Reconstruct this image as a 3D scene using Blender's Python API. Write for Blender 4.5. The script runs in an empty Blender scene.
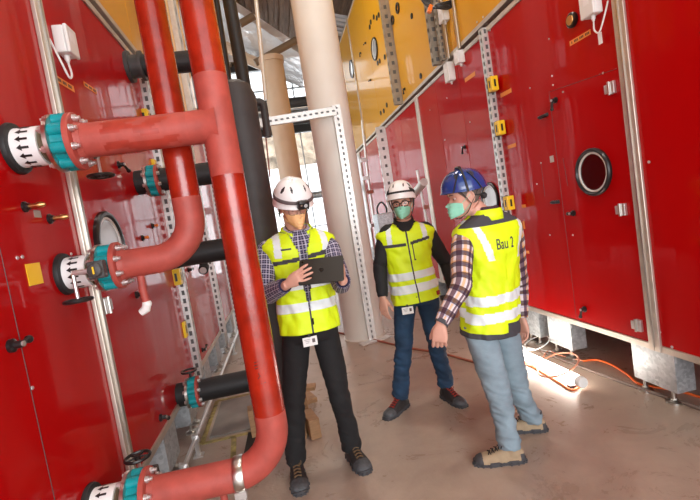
LAMP_W = 50; TUBE_E = 14
import bpy, math, random
from mathutils import Vector, Matrix, Quaternion, noise
R_ = random.Random(7)
PI = math.pi
scene = bpy.context.scene
COL = scene.collection
V = Vector

# ------------------------------------------------------------------ camera
F_PX = 430.0
EYE = V((0, 0, 1.58))
def nrm(v): return V(v).normalized()
_y = nrm((-72, 20, -F_PX)); _u = -nrm((940, -5910, -F_PX)); _u = (_u - _y * _y.dot(_u)).normalized(); _x = _y.cross(_u)
R3 = Matrix((_x, _y, _u))            # camera axes -> world axes
cam_d = bpy.data.cameras.new('camera'); cam = bpy.data.objects.new('camera', cam_d); COL.objects.link(cam)
cam_d.sensor_width = 36; cam_d.lens = F_PX / 700 * 36; cam_d.clip_end = 200
cam.matrix_world = Matrix.Translation(EYE) @ R3.to_4x4()
scene.camera = cam
def ray(px, py): return (R3 @ V((px - 350, 250 - py, -F_PX))).normalized()
def at(px, py, Y):
    "world point at survey distance Y"
    d = ray(px, py); return EYE + d * (Y / d.y)
def fl(px, py, z=0.0):
    d = ray(px, py); return EYE + d * ((z - EYE.z) / d.z)

# ------------------------------------------------------------------ materials
def new_mat(name):
    m = bpy.data.materials.new(name); m.use_nodes = True
    nt = m.node_tree; b = nt.nodes['Principled BSDF']
    return m, nt, b
def lin(c): return tuple((x/12.92 if x <= .04045 else ((x+.055)/1.055)**2.4) for x in c)
def hexc(s): return lin(tuple(int(s[i:i+2], 16)/255 for i in (0, 2, 4)))
def node(nt, t, **kw):
    n = nt.nodes.new(t)
    for k, v in kw.items(): setattr(n, k, v)
    return n
def mat(name, col, rough=.5, metal=0, coat=0, var=0, vscale=6, bump=0, bscale=40, stretch=(1,1,1), rvar=0, spec=.5, coat_r=.05, sheen=0, col2=None, detail=4, cior=1.5):
    m, nt, b = new_mat(name)
    c = col if not isinstance(col, str) else hexc(col)
    b.inputs['Base Color'].default_value = (*c, 1)
    b.inputs['Roughness'].default_value = rough; b.inputs['Metallic'].default_value = metal
    b.inputs['Coat Weight'].default_value = coat; b.inputs['Coat Roughness'].default_value = coat_r; b.inputs['Coat IOR'].default_value = cior
    b.inputs['Specular IOR Level'].default_value = spec
    if sheen: b.inputs['Sheen Weight'].default_value = sheen
    if var or bump or rvar:
        tc = node(nt, 'ShaderNodeTexCoord'); mp = node(nt, 'ShaderNodeMapping'); mp.inputs['Scale'].default_value = stretch
        nt.links.new(tc.outputs['Object'], mp.inputs[0])
    if var or rvar:
        nz = node(nt, 'ShaderNodeTexNoise'); nz.inputs['Scale'].default_value = vscale; nz.inputs['Detail'].default_value = detail
        nt.links.new(mp.outputs[0], nz.inputs[0])
        if var:
            mr = node(nt, 'ShaderNodeMapRange'); mr.inputs[1].default_value = .3; mr.inputs[2].default_value = .7
            nt.links.new(nz.outputs[0], mr.inputs[0])
            mx = node(nt, 'ShaderNodeMix', data_type='RGBA')
            c2 = (hexc(col2) if isinstance(col2, str) else col2) if col2 else tuple(min(1, x*(1+var)) for x in c)
            c1 = c if col2 else tuple(x*(1-var) for x in c)
            mx.inputs[6].default_value = (*c1, 1); mx.inputs[7].default_value = (*c2, 1)
            nt.links.new(mr.outputs[0], mx.inputs[0]); nt.links.new(mx.outputs[2], b.inputs['Base Color'])
        if rvar:
            mr = node(nt, 'ShaderNodeMapRange'); mr.inputs[1].default_value = .3; mr.inputs[2].default_value = .7
            mr.inputs[3].default_value = max(0, rough-rvar); mr.inputs[4].default_value = rough+rvar
            nt.links.new(nz.outputs[0], mr.inputs[0]); nt.links.new(mr.outputs[0], b.inputs['Roughness'])
    if bump:
        nb = node(nt, 'ShaderNodeTexNoise'); nb.inputs['Scale'].default_value = bscale; nb.inputs['Detail'].default_value = 3
        nt.links.new(mp.outputs[0], nb.inputs[0])
        bp = node(nt, 'ShaderNodeBump'); bp.inputs['Strength'].default_value = 1; bp.inputs['Distance'].default_value = bump
        nt.links.new(nb.outputs[0], bp.inputs['Height']); nt.links.new(bp.outputs[0], b.inputs['Normal'])
        if coat: nt.links.new(bp.outputs[0], b.inputs['Coat Normal'])
    return m
def emit(name, col, s):
    m, nt, b = new_mat(name); b.inputs['Base Color'].default_value = (*col, 1)
    b.inputs['Emission Color'].default_value = (*col, 1); b.inputs['Emission Strength'].default_value = s
    return m
M = {}
M['red'] = mat('red enamel sheet', (.43, .001, .002), .35, coat=.7, cior=1.27, coat_r=.06, bump=.008, bscale=1.3, stretch=(1, 1.8, .3), spec=.05)
M['yellow'] = mat('yellow enamel sheet', (.70, .34, .004), .35, coat=.5, cior=1.32, coat_r=.05, bump=.008, bscale=1.3, stretch=(1, 1.8, .3), spec=.3)
M['alu'] = mat('anodised aluminium', (.62, .56, .49), .38, metal=.75, var=.1, vscale=9)
M['palesheen'] = mat('sheet with painted daylight sheen', (.62, .63, .66), .3, coat=.8, bump=.004, bscale=1.5, stretch=(1, 1.6, .35))  # pale tone paints in the daylight reflected by the far red section
def galv():
    m, nt, b = new_mat('galvanised steel')
    tc = node(nt, 'ShaderNodeTexCoord'); vo = node(nt, 'ShaderNodeTexVoronoi'); vo.inputs['Scale'].default_value = 45
    nt.links.new(tc.outputs['Object'], vo.inputs['Vector'])
    cr = node(nt, 'ShaderNodeValToRGB'); cr.color_ramp.elements[0].color = (.36, .4, .42, 1); cr.color_ramp.elements[1].color = (.62, .66, .68, 1)
    nt.links.new(vo.outputs['Color'], cr.inputs[0]); nt.links.new(cr.outputs[0], b.inputs['Base Color'])
    b.inputs['Metallic'].default_value = .6; b.inputs['Roughness'].default_value = .42
    return m
M['galv'] = galv()
M['strut'] = mat('zinc plated strut', (.7, .7, .68), .35, metal=.5, var=.08, vscale=20)
M['strutdark'] = mat('shaded slot web', (.1, .1, .1), .6)
M['piperd'] = mat('red lead pipe paint', (.33, .020, .007), .24, coat=.5, coat_r=.12, var=.35, vscale=9, bump=.0008, bscale=90, detail=8)
M['pipemid'] = mat('thin red overspray', (.36, .042, .026), .4, var=.2, vscale=18)
M['pipesal'] = mat('salmon primer', (.40, .070, .052), .55, var=.16, vscale=14, bump=.0008, bscale=120)
M['black'] = mat('black rubber insulation', (.013, .013, .014), .55, bump=.0015, bscale=60)
M['blackins'] = mat('charcoal pipe insulation jacket', (.045, .042, .042), .6, var=.25, vscale=5, bump=.002, bscale=25)
M['blackpl'] = mat('black plastic', (.012, .012, .013), .3)
M['teal'] = mat('teal valve paint', (.0, .27, .30), .35, var=.15, vscale=30)
M['steel'] = mat('machined steel', (.6, .58, .54), .28, metal=1)
M['bolt'] = mat('zinc bolt', (.7, .69, .68), .3, metal=.8)
M['brass'] = mat('brass', (.6, .33, .13), .3, metal=1)
M['dirtysteel'] = mat('oiled flange steel', (.24, .2, .13), .4, metal=.8)
M['whitepl'] = mat('white plastic', (.78, .78, .76), .4)
M['label'] = mat('white label', (.85, .85, .85), .5)
M['orangelabel'] = mat('orange label', (.85, .3, .05), .5)
M['yellowlabel'] = mat('yellow sticker', (.95, .6, .02), .5)
M['yellowpl'] = mat('yellow plastic', (.9, .6, .02), .35)
M['orangepl'] = mat('orange plastic', (.85, .2, .02), .35)
M['cream'] = mat('cream painted steel', (.74, .72, .66), .5, var=.05, vscale=2)
M['tandark'] = mat('brown painted beam', (.22, .15, .09), .5)
M['struttan'] = mat('dull zinc strut', (.34, .30, .24), .45, metal=.4, var=.15, vscale=12)
M['tan'] = mat('tan painted steel', (.58, .43, .30), .5, var=.08, vscale=2)
M['brown'] = mat('brown ribbed decking', (.30, .19, .12), .6, var=.25, vscale=4, stretch=(6, .5, 1))
M['foil'] = mat('aluminium foil facing', (.95, .95, .95), .28, metal=.75, bump=.07, bscale=3)
M['white'] = mat('white painted panel', (.85, .86, .88), .5)
M['darkgrey'] = mat('dark grey steel', (.05, .05, .05), .5)
M['midgrey'] = mat('mid grey steel', (.3, .3, .3), .5)
M['rope'] = mat('grey rope', (.16, .12, .1), .7)
M['cableor'] = mat('orange cable', (.85, .16, .03), .45)
M['cablepk'] = mat('salmon cable', (.75, .32, .2), .45)
M['cablebr'] = mat('brown red cable', (.32, .09, .05), .5)
M['wood'] = mat('raw pine', (.34, .19, .09), .6, var=.2, vscale=8, stretch=(1, 8, 8))
M['woodend'] = mat('pale wood end', (.8, .62, .42), .6)
M['steelplate'] = mat('worn steel plate', (.2, .18, .16), .45, var=.3, vscale=5, rvar=.1)
M['yellowpaint'] = mat('worn yellow paint line', (.30, .24, .08), .6, var=.6, vscale=14)
M['dirt'] = mat('dark dirt', (.03, .025, .02), .8)
def concrete():
    m, nt, b = new_mat('polished concrete')
    tc = node(nt, 'ShaderNodeTexCoord')
    n1 = node(nt, 'ShaderNodeTexNoise'); n1.inputs['Scale'].default_value = 1.1; n1.inputs['Detail'].default_value = 9; n1.inputs['Roughness'].default_value = .62
    n2 = node(nt, 'ShaderNodeTexNoise'); n2.inputs['Scale'].default_value = 3.3; n2.inputs['Detail'].default_value = 12; n2.inputs['Roughness'].default_value = .72; n2.inputs['Distortion'].default_value = .8
    n3 = node(nt, 'ShaderNodeTexNoise'); n3.inputs['Scale'].default_value = 60; n3.inputs['Detail'].default_value = 4
    for n in (n1, n2, n3): nt.links.new(tc.outputs['Object'], n.inputs[0])
    cr = node(nt, 'ShaderNodeValToRGB'); e = cr.color_ramp.elements
    e[0].position = .25; e[0].color = (.29, .22, .17, 1); e[1].position = .72; e[1].color = (.47, .375, .305, 1)
    nt.links.new(n1.outputs[0], cr.inputs[0])
    cr2 = node(nt, 'ShaderNodeValToRGB'); e = cr2.color_ramp.elements
    e[0].position = .30; e[0].color = (.62, .60, .58, 1); e[1].position = .60; e[1].color = (1, 1, 1, 1)
    nt.links.new(n2.outputs[0], cr2.inputs[0])
    mx = node(nt, 'ShaderNodeMix', data_type='RGBA', blend_type='MULTIPLY'); mx.inputs[0].default_value = .55
    nt.links.new(cr.outputs[0], mx.inputs[6]); nt.links.new(cr2.outputs[0], mx.inputs[7]); nt.links.new(mx.outputs[2], b.inputs['Base Color'])
    mr = node(nt, 'ShaderNodeMapRange'); mr.inputs[1].default_value = .3; mr.inputs[2].default_value = .7; mr.inputs[3].default_value = .22; mr.inputs[4].default_value = .42
    nt.links.new(n2.outputs[0], mr.inputs[0]); nt.links.new(mr.outputs[0], b.inputs['Roughness'])
    bp = node(nt, 'ShaderNodeBump'); bp.inputs['Distance'].default_value = .001; nt.links.new(n3.outputs[0], bp.inputs['Height']); nt.links.new(bp.outputs[0], b.inputs['Normal'])
    return m
M['concrete'] = concrete()
def glass():
    m, nt, b = new_mat('window glass'); nt.nodes.remove(b)
    o = nt.nodes['Material Output']; t = node(nt, 'ShaderNodeBsdfTransparent'); g = node(nt, 'ShaderNodeBsdfGlossy'); g.inputs['Roughness'].default_value = .02
    f = node(nt, 'ShaderNodeFresnel'); f.inputs[0].default_value = 1.4; mx = node(nt, 'ShaderNodeMixShader')
    nt.links.new(f.outputs[0], mx.inputs[0]); nt.links.new(t.outputs[0], mx.inputs[1]); nt.links.new(g.outputs[0], mx.inputs[2]); nt.links.new(mx.outputs[0], o.inputs[0])
    return m
M['glass'] = glass()
M['portglass'] = mat('dark port glass', (.02, .004, .005), .04, coat=1, spec=.8)
M['portglasslit'] = mat('pale glass with painted light', (.45, .47, .48), .08, coat=1, spec=.8)  # pale base colour stands in for light on the glass

# ------------------------------------------------------------------ mesh builder
WORLD = {}
def empty(name, loc):
    o = bpy.data.objects.new(name, None); COL.objects.link(o); o.location = loc; o.empty_display_size = .1
    WORLD[o.name] = V(loc); return o
def tag(o, label=None, cat=None, group=None, kind=None):
    if label: o['label'] = label
    if cat: o['category'] = cat
    if group: o['group'] = group
    if kind: o['kind'] = kind
    return o
def thing(name, loc, label, cat, group=None): return tag(empty(name, loc), label, cat, group)
def frame_of(d, ref=(0, 0, 1)):
    d = V(d).normalized(); r = V(ref)
    if abs(d.dot(r)) > .97: r = V((1, 0, 0)) if abs(d.x) < .9 else V((0, 1, 0))
    u = r.cross(d).normalized(); w = d.cross(u).normalized()
    return u, w, d
class MB:
    def __init__(s): s.v = []; s.f = []; s.m = []; s.uv = []
    def quad(s, pts, m=0):
        i = len(s.v); s.v += [V(p) for p in pts]; s.f.append(tuple(range(i, i+len(pts)))); s.m.append(m); s.uv.append(None)
    def box(s, c, d, m=0, rot=None):
        c = V(c); h = V(d)/2; i = len(s.v)
        for z in (-1, 1):
            for y in (-1, 1):
                for x in (-1, 1):
                    p = V((x*h.x, y*h.y, z*h.z)); p = (rot @ p if rot is not None else p) + c; s.v.append(p)
        for f in ((0, 2, 3, 1), (4, 5, 7, 6), (0, 1, 5, 4), (2, 6, 7, 3), (0, 4, 6, 2), (1, 3, 7, 5)):
            s.f.append(tuple(i+k for k in f)); s.m.append(m); s.uv.append(None)
        return s
    def bb(s, a, b, m=0):
        a, b = V(a), V(b); return s.box((a+b)/2, [abs(x) for x in (b-a)], m)
    def grid(s, P, m=0, closed=True, mf=None, uvf=None, cap0=False, cap1=False):
        "P: rows of points; mf(i,j)->material or None to leave the face out"
        i0 = len(s.v); nr = len(P); nc = len(P[0])
        for r in P: s.v += [V(p) for p in r]
        for a in range(nr-1):
            for b in range(nc if closed else nc-1):
                mm = mf(a, b) if mf else m
                if mm is None: continue
                b2 = (b+1) % nc
                s.f.append((i0+a*nc+b, i0+a*nc+b2, i0+(a+1)*nc+b2, i0+(a+1)*nc+b)); s.m.append(mm)
                s.uv.append([uvf(a, b), uvf(a, b+1), uvf(a+1, b+1), uvf(a+1, b)] if uvf else None)
        if cap0: s.f.append(tuple(i0+k for k in range(nc))[::-1]); s.m.append(mf(0, 0) or 0 if mf else m); s.uv.append(None)
        if cap1: s.f.append(tuple(i0+(nr-1)*nc+k for k in range(nc))); s.m.append((mf(nr-2, 0) or 0) if mf else m); s.uv.append(None)
        return s
    def lathe(s, o, d, prof, n=32, m=0, mf=None, caps=True, ref=(0, 0, 1)):
        "prof: list of (along, radius)"
        u, w, d = frame_of(d, ref); o = V(o)
        P = [[o + d*h + (u*math.cos(2*PI*k/n) + w*math.sin(2*PI*k/n))*max(r, 1e-5) for k in range(n)] for h, r in prof]
        return s.grid(P, m, mf=(lambda a, b: mf(a)) if mf else None, cap0=caps, cap1=caps)
    def cyl(s, a, b, r, n=24, m=0, r2=None):
        a, b = V(a), V(b); return s.lathe(a, b-a, [(0, r), ((b-a).length, r if r2 is None else r2)], n, m)
    def tube(s, pts, rad, n=16, m=0, mf=None, caps=True, uvf=False, ref=(0, 0, 1), sy=1.0):
        pts = [V(p) for p in pts]; N = len(pts)
        rad = rad if isinstance(rad, (list, tuple)) else [rad]*N
        T = [(pts[min(i+1, N-1)] - pts[max(i-1, 0)]).normalized() for i in range(N)]
        u, w, _ = frame_of(T[0], ref); P = []; L = [0]
        for i in range(N):
            if i: u = (u - T[i]*u.dot(T[i])).normalized(); L.append(L[-1] + (pts[i]-pts[i-1]).length)
            w = T[i].cross(u)
            P.append([pts[i] + (u*math.cos(2*PI*k/n) + w*math.sin(2*PI*k/n)*sy)*rad[i] for k in range(n)])
        s.grid(P, m, mf=(lambda a, b: mf(L[a], b/n*2*PI)) if mf else None, cap0=caps, cap1=caps, uvf=(lambda a, b: (b/n*2*PI*.06, L[a])) if uvf else None)
        s.last = (P, L)
        return s
    def ball(s, c, r, n=16, m=0, sc=(1, 1, 1), rot=None):
        c = V(c); P = []
        for a in range(n//2+1):
            t = PI*a/(n//2); row = []
            for k in range(n):
                p = V((math.sin(t)*math.cos(2*PI*k/n)*sc[0], math.sin(t)*math.sin(2*PI*k/n)*sc[1], -math.cos(t)*sc[2]))*r
                if a in (0, n//2): p += V((math.cos(2*PI*k/n), math.sin(2*PI*k/n), 0))*1e-5
                row.append((rot @ p if rot is not None else p) + c)
            P.append(row)
        return s.grid(P, m, cap0=True, cap1=True)
    def prism(s, pts, th, m=0):
        "flat polygon extruded along vector th"
        th = V(th); i = len(s.v); n = len(pts); s.v += [V(p) for p in pts] + [V(p)+th for p in pts]
        s.f += [tuple(range(i, i+n))[::-1], tuple(range(i+n, i+2*n))]; s.m += [m, m]; s.uv += [None, None]
        for k in range(n):
            s.f.append((i+k, i+(k+1) % n, i+n+(k+1) % n, i+n+k)); s.m.append(m); s.uv.append(None)
        return s
    def build(s, name, mats, parent=None, angle=35, bevel=0, origin=None, smooth=True, fix=True, solid=0, kind=None, label=None):
        mats = mats if isinstance(mats, (list, tuple)) else [mats]
        lo = V([min(p[k] for p in s.v) for k in range(3)]); hi = V([max(p[k] for p in s.v) for k in range(3)])
        org = V(origin) if origin is not None else V(((lo.x+hi.x)/2, (lo.y+hi.y)/2, lo.z))
        me = bpy.data.meshes.new(name); me.from_pydata([p-org for p in s.v], [], s.f)
        for mm in mats: me.materials.append(M[mm] if isinstance(mm, str) else mm)
        me.polygons.foreach_set('material_index', s.m)
        if any(u is not None for u in s.uv):
            ul = me.uv_layers.new(name='UVMap')
            for p, u in zip(me.polygons, s.uv):
                for q, li in enumerate(p.loop_indices): ul.data[li].uv = u[q] if u else (.0085, .0085)
        me.validate()
        if fix:
            import bmesh
            bm = bmesh.new(); bm.from_mesh(me); bmesh.ops.recalc_face_normals(bm, faces=bm.faces); bm.to_mesh(me); bm.free()
        if smooth:
            me.shade_smooth(); me.set_sharp_from_angle(angle=math.radians(angle))
        o = bpy.data.objects.new(name, me); COL.objects.link(o)
        if solid: 
            md = o.modifiers.new('solid', 'SOLIDIFY'); md.thickness = solid; md.offset = -1
        if bevel:
            md = o.modifiers.new('bevel', 'BEVEL'); md.width = bevel; md.segments = 2; md.limit_method = 'ANGLE'; md.angle_limit = math.radians(40)
        if parent is not None: o.parent = parent; o.location = org - WORLD[parent.name]
        else: o.location = org
        WORLD[o.name] = org
        if kind: o['kind'] = kind
        if label: o['label'] = label
        return o
def arc_path(pts, rad, step=10):
    "polyline with round elbows of radius rad"
    pts = [V(p) for p in pts]; out = [pts[0]]
    for i in range(1, len(pts)-1):
        a = (pts[i-1]-pts[i]).normalized(); b = (pts[i+1]-pts[i]).normalized(); ang = a.angle(b); t = rad/math.tan(ang/2)
        c = pts[i] + (a+b).normalized()*(rad/math.sin(ang/2)); p0 = pts[i]+a*t; p1 = pts[i]+b*t
        for k in range(step+1):
            q = k/step; v = (p0-c).normalized().slerp((p1-c).normalized(), q); out.append(c+v*rad)
    out.append(pts[-1]); return out
def dense(pts, d):
    out = [V(pts[0])]
    for a, b in zip(pts, pts[1:]):
        a, b = V(a), V(b); n = max(1, int((b-a).length/d))
        for k in range(1, n+1): out.append(a.lerp(b, k/n))
    return out
def crom(pts, n=6):
    pts = [V(p) for p in pts]; out = []
    q = [pts[0]*2-pts[1]] + pts + [pts[-1]*2-pts[-2]]
    for i in range(1, len(q)-2):
        for k in range(n):
            t = k/n; a, b, c, d = q[i-1], q[i], q[i+1], q[i+2]
            out.append(.5*((2*b) + (c-a)*t + (2*a-5*b+4*c-d)*t*t + (-a+3*b-3*c+d)*t**3))
    out.append(pts[-1]); return out
def strut(name, a, b, normal, w=.05, d=.03, parent=None, slot=(.012, .03), pitch=.055, mats=('strut', 'strutdark')):
    "perforated channel from a to b, slotted face towards normal"
    a, b = V(a), V(b); t = (b-a).normalized(); nn = V(normal).normalized(); s_ = t.cross(nn).normalized(); L = (b-a).length
    n = max(1, int(L/pitch)); pt = L/n; m = MB()
    P = lambda x, l, h=0: a + s_*x + t*l + nn*h
    sw, sl = slot[0]/2, slot[1]/2
    for k in range(n):
        l0, l1 = k*pt, (k+1)*pt; c = (l0+l1)/2
        m.quad([P(-w/2, l0), P(-sw, l0), P(-sw, l1), P(-w/2, l1)]); m.quad([P(sw, l0), P(w/2, l0), P(w/2, l1), P(sw, l1)])
        m.quad([P(-sw, l0), P(sw, l0), P(sw, c-sl), P(-sw, c-sl)]); m.quad([P(-sw, c+sl), P(sw, c+sl), P(sw, l1), P(-sw, l1)])
    for x in (-w/2, w/2): m.quad([P(x, 0), P(x, L), P(x, L, -d), P(x, 0, -d)])
    m.quad([P(-w/2, 0, -d), P(w/2, 0, -d), P(w/2, L, -d), P(-w/2, L, -d)], 1)
    m.quad([P(-w/2, 0), P(w/2, 0), P(w/2, 0, -d), P(-w/2, 0, -d)]); m.quad([P(-w/2, L), P(w/2, L), P(w/2, L, -d), P(-w/2, L, -d)])
    return m.build(name, list(mats), parent, smooth=False, fix=False)
# ================================================================== SETTING
LX, RX = -0.965, 2.40
def wl(px, py):
    d = ray(px, py); return EYE + d*(LX/d.x)
def wr(px, py):
    d = ray(px, py); return EYE + d*(RX/d.x)
def struct(name, mb, mats, **k):
    o = mb.build(name, mats, **k); o['kind'] = 'structure'; return o
struct('floor', MB().bb((-9, -6, -.3), (5, 16.3, 0)), 'concrete', smooth=False)
# ribbed ceiling decking
mb = MB()
xs = []; x = -9.0
while x < 5: xs += [(x, 7.6), (x+.12, 7.6), (x+.15, 7.52), (x+.27, 7.52)]; x += .3
mb.grid([[V((a, y, b)) for a, b in xs] for y in (-6.5, 16.3)], 0, closed=False)
mb.bb((-9, -6.5, 7.62), (5, 16.3, 7.8))
struct('ceiling', mb, 'brown', smooth=False, fix=False)
struct('wall_right', MB().bb((4.2, -2, 0), (4.4, 16.3, 7.6)), 'midgrey', smooth=False)
# far facade: openings with glass
YF = 16.0
def far_wall():
    m = MB()
    B = lambda x0, x1, z0, z1, k=0: m.bb((x0, YF, z0), (x1, YF+.25, z1), k)
    B(-9, 5, 0, .35); B(-9, 5, 5.0, 5.35, 1); B(-9, 5, 5.6, 5.85, 2); B(-9, 5, 5.35, 5.6, 1)
    B(-9, 5, 7.35, 7.6, 1)
    for x0, x1 in ((-9, -8.7), (-5.6, -5.3), (-2.3, -2.05), (3.1, 5)): B(x0, x1, .35, 7.35)
    return m
struct('wall_far', far_wall(), ['white', 'darkgrey', 'white'], smooth=False)
k = 0
for x0, x1 in ((-8.7, -5.6), (-5.3, -2.3), (-2.05, 3.1)):
    for z0, z1 in ((.35, 5.0), (5.85, 7.35)):
        k += 1
        m = MB(); n = 3 if z0 > 5 else 3
        for i in range(n+1):
            xx = x0 + (x1-x0)*i/n; m.bb((xx-.02, YF+.05, z0), (xx+.02, YF+.15, z1))
        for zz in ((z0, z0+1.15, z0+2.3, z1) if z0 < 5 else (z0, (z0+z1)/2, z1)): m.bb((x0, YF+.05, zz-.02), (x1, YF+.15, zz+.02))
        wo = m.build('window_%d' % k, 'galv', smooth=False, kind='structure')
        MB().bb((x0, YF+.09, z0), (x1, YF+.10, z1)).build('pane', 'glass', wo, smooth=False)
# left side facade of the hall, open bays
m = MB()
for y in (-6, -2, 2, 6, 10, 14): m.bb((-9.2, y, 0), (-9, y+.4, 7.6))
m.bb((-9.2, -6, 6.9), (-9, 16.3, 7.6)); m.bb((-9.2, -6, 0), (-9, 16.3, .3))
struct('wall_left', m, 'white', smooth=False)
# outdoors: ground and a rubble bank beyond the far windows
struct('outdoor_ground', MB().bb((-40, 16.3, -.5), (40, 60, -.1)), 'white', smooth=False)
m = MB(); rows = []
for i in range(50):
    rows.append([]); t = i/49
    for j in range(120):
        x = -12 + 24*j/119; y = 24 + 5*t; z = 5.3 + 4.2*t
        z += .5*noise.noise(V((x*.9, y*.9, 1))) + .35*abs(noise.noise(V((x*3, y*3, 4))))
        rows[-1].append(V((x, y, z)))
rows.insert(0, [V((p.x, p.y+.1, 4.9)) for p in rows[0]])
m.grid(rows, 0, closed=False)
m.grid([[V((-12, 24.1, 4.9)), V((12, 24.1, 4.9))], [V((-12, 24.1, -.1)), V((12, 24.1, -.1))]], 1, closed=False)
o = m.build('rubble_bank', [mat('grey brown rubble', (.3, .24, .18), .9, var=.6, vscale=1.6, detail=10), 'white'], kind='stuff')
tag(o, 'grey brown bank of broken stone outside the far windows', 'rubble')

# ================================================================== AIR HANDLING UNITS
def sgn(side): return 1 if side == 'L' else -1
UNITS = []
def own(t, side, c):
    "the machine section that carries the point c"
    for u, sd, a, b, za, zb in UNITS:
        if sd == side and a <= c[1] < b and za <= c[2] < zb: return u
    return t
def wx(side, out=0.0): return (LX + out) if side == 'L' else (RX - out)
def unit(side, y0, y1, z0, z1, pm, label, ncol, group, legs=(), rail_b=True, rail_t=True, hseam=None, name='air_handling_unit'):
    s = sgn(side); X = wx(side); back = X - s*1.5
    t = thing(name, ((X+back)/2, (y0+y1)/2, 0 if legs else z0), label, 'machine', group)
    UNITS.append((t, side, y0, y1, z0, z1))
    a, b = sorted((X - s*.03, back))
    MB().bb((a, y0+.002, z0+.01), (b, y1-.002, z1-.01)).build('casing', pm, t, smooth=False)
    zs = [z0+.045, z1-.045]
    for i in range(ncol):
        a0 = y0 + (y1-y0)*i/ncol + .003; a1 = y0 + (y1-y0)*(i+1)/ncol - .003
        p, q = sorted((X - s*.029, X))
        MB().bb((p, a0, zs[0]), (q, a1, zs[1])).build('panel', pm, t, smooth=False, bevel=.003)
    if rail_b:
        p, q = sorted((X - s*.06, X + s*.012)); MB().bb((p, y0, z0), (q, y1, z0+.045)).build('bottom_rail', 'alu', t, smooth=False, bevel=.003)
    if rail_t:
        p, q = sorted((X - s*.06, X + s*.012)); MB().bb((p, y0, z1-.045), (q, y1, z1)).build('top_rail', 'alu', t, smooth=False, bevel=.003)
    for (l0, l1) in legs:
        g = MB(); p, q = sorted((X - s*.004, X - s*.012)); g.bb((p, l0, .09), (q, l1, z0))
        p2, q2 = sorted((X - s*.012, X - s*.15)); g.bb((p2, l0, .09), (q2, l0+.006, z0)); g.bb((p2, l1-.006, .09), (q2, l1, z0))
        g.bb((p2, l0, z0-.012), (q2, l1, z0)); g.bb((p2, l0, .09), (q2, l1, .096))
        for e in (l0, l1): g.bb((X-s*.04 if s > 0 else X-s*.012, e-.01, z0-.06), (X-s*.012 if s > 0 else X-s*.04, e+.01, z0))
        lg = g.build('leg', 'galv', t, smooth=False)
        for yy in (l0+.06, l1-.06):
            f = MB(); c = V((X - s*.03, yy, 0)); f.lathe(c, (0, 0, 1), [(0, .05), (.014, .05), (.022, .022), (.03, .012), (.095, .012)], 20); f.lathe(c+V((0, 0, .026)), (0, 0, 1), [(0, .02), (.012, .02)], 6)
            f.build('levelling_foot', 'steel', lg)
    return t
def post(t, side, y, z0, z1, w=.1, name='post'):
    s = sgn(side); X = wx(side); m = MB()
    for dy in (-w/4-.001, w/4+.001):
        p, q = sorted((X-.0, X + s*.022)); m.bb((p, y+dy-w/4, z0), (q, y+dy+w/4, z1))
    o = m.build(name, 'alu', t, smooth=False, bevel=.004)
    m = MB()
    p, q = sorted((X, X + s*.03)); m.bb((p, y-.007, z0+.03), (q, y+.007, z1-.03)); m.build('cover_strip', 'steel', o, smooth=False)
    return o
def porthole(t, side, c, r=.18, glassm='portglass', sy=1.0):
    t = own(t, side, c)
    s = sgn(side); c = V(c); n = V((s, 0, 0)); m = MB()
    m.lathe(c, n, [(0, r), (.018, r), (.028, r*.96), (.028, r*.88), (.012, r*.84), (.0, r*.84)], 48, caps=False)
    ring = m.build('porthole_seal', 'blackpl', t)
    MB().lathe(c, n, [(0.001, r*.83), (.016, r*.83), (.016, r*.76), (.001, r*.76)], 48, caps=False).build('porthole_ring', 'whitepl', ring)
    MB().lathe(c, n, [(0.001, r*.77), (.008, r*.77)], 48).build('porthole_glass', glassm, ring)
def latch(t, side, c, ang=-60, L=.07, m='blackpl'):
    t = own(t, side, c)
    s = sgn(side); c = V(c); n = V((s, 0, 0)); k = MB()
    k.lathe(c, n, [(0, .024), (.012, .024), (.016, .014), (.04, .013)], 20)
    d = V((0, math.cos(math.radians(ang)), math.sin(math.radians(ang)))); p = c + n*.034
    k.tube([p, p+d*L*.5, p+d*L], [.010, .009, .012], 10); k.ball(p+d*L, .015, 12)
    o = k.build('latch', m, t)
    MB().lathe(c+n*.04, n, [(0, .010), (.006, .010)], 12).build('latch_screw', 'bolt', o)
def grip(t, side, c, L=.12, tilt=0):
    t = own(t, side, c)
    s = sgn(side); c = V(c); n = V((s, 0, 0)); d = V((0, math.cos(tilt), math.sin(tilt))); k = MB()
    a, b = c-d*L/2, c+d*L/2
    k.tube([a, a+n*.022+d*.012, b+n*.022-d*.012, b], [.010, .010, .010, .010], 10, caps=True); k.box(c+n*.004, (.008, L, .03))
    k.build('pull_grip', 'blackpl', t)
def test_port(t, side, c, m2='brass', L=.06):
    t = own(t, side, c)
    s = sgn(side); c = V(c); n = V((s, 0, 0)); k = MB()
    k.lathe(c, n, [(0, .022), (.008, .022), (.012, .015), (.02, .015)], 16); o = k.build('test_port', 'blackpl', t)
    MB().lathe(c+n*.018, n, [(0, .009), (L*.5, .009), (L*.5, .012), (L*.8, .012), (L, .006)], 16).build('port_plug', m2, o)
def screw(t, side, c, r=.008):
    t = own(t, side, c)
    s = sgn(side); MB().lathe(c, (s, 0, 0), [(0, r), (.003, r*.9), (.006, r*.4)], 10).build('screw', 'bolt', t)
def sticker(t, side, c, w, h, m, rot=0, name='sticker'):
    t = own(t, side, c)
    s = sgn(side); M3 = Matrix.Rotation(rot, 3, 'X'); o = MB().box(V(c)+V((s*.002, 0, 0)), (.002, w, h), 0, M3).build(name, m, t, smooth=False)
    return o
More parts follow.
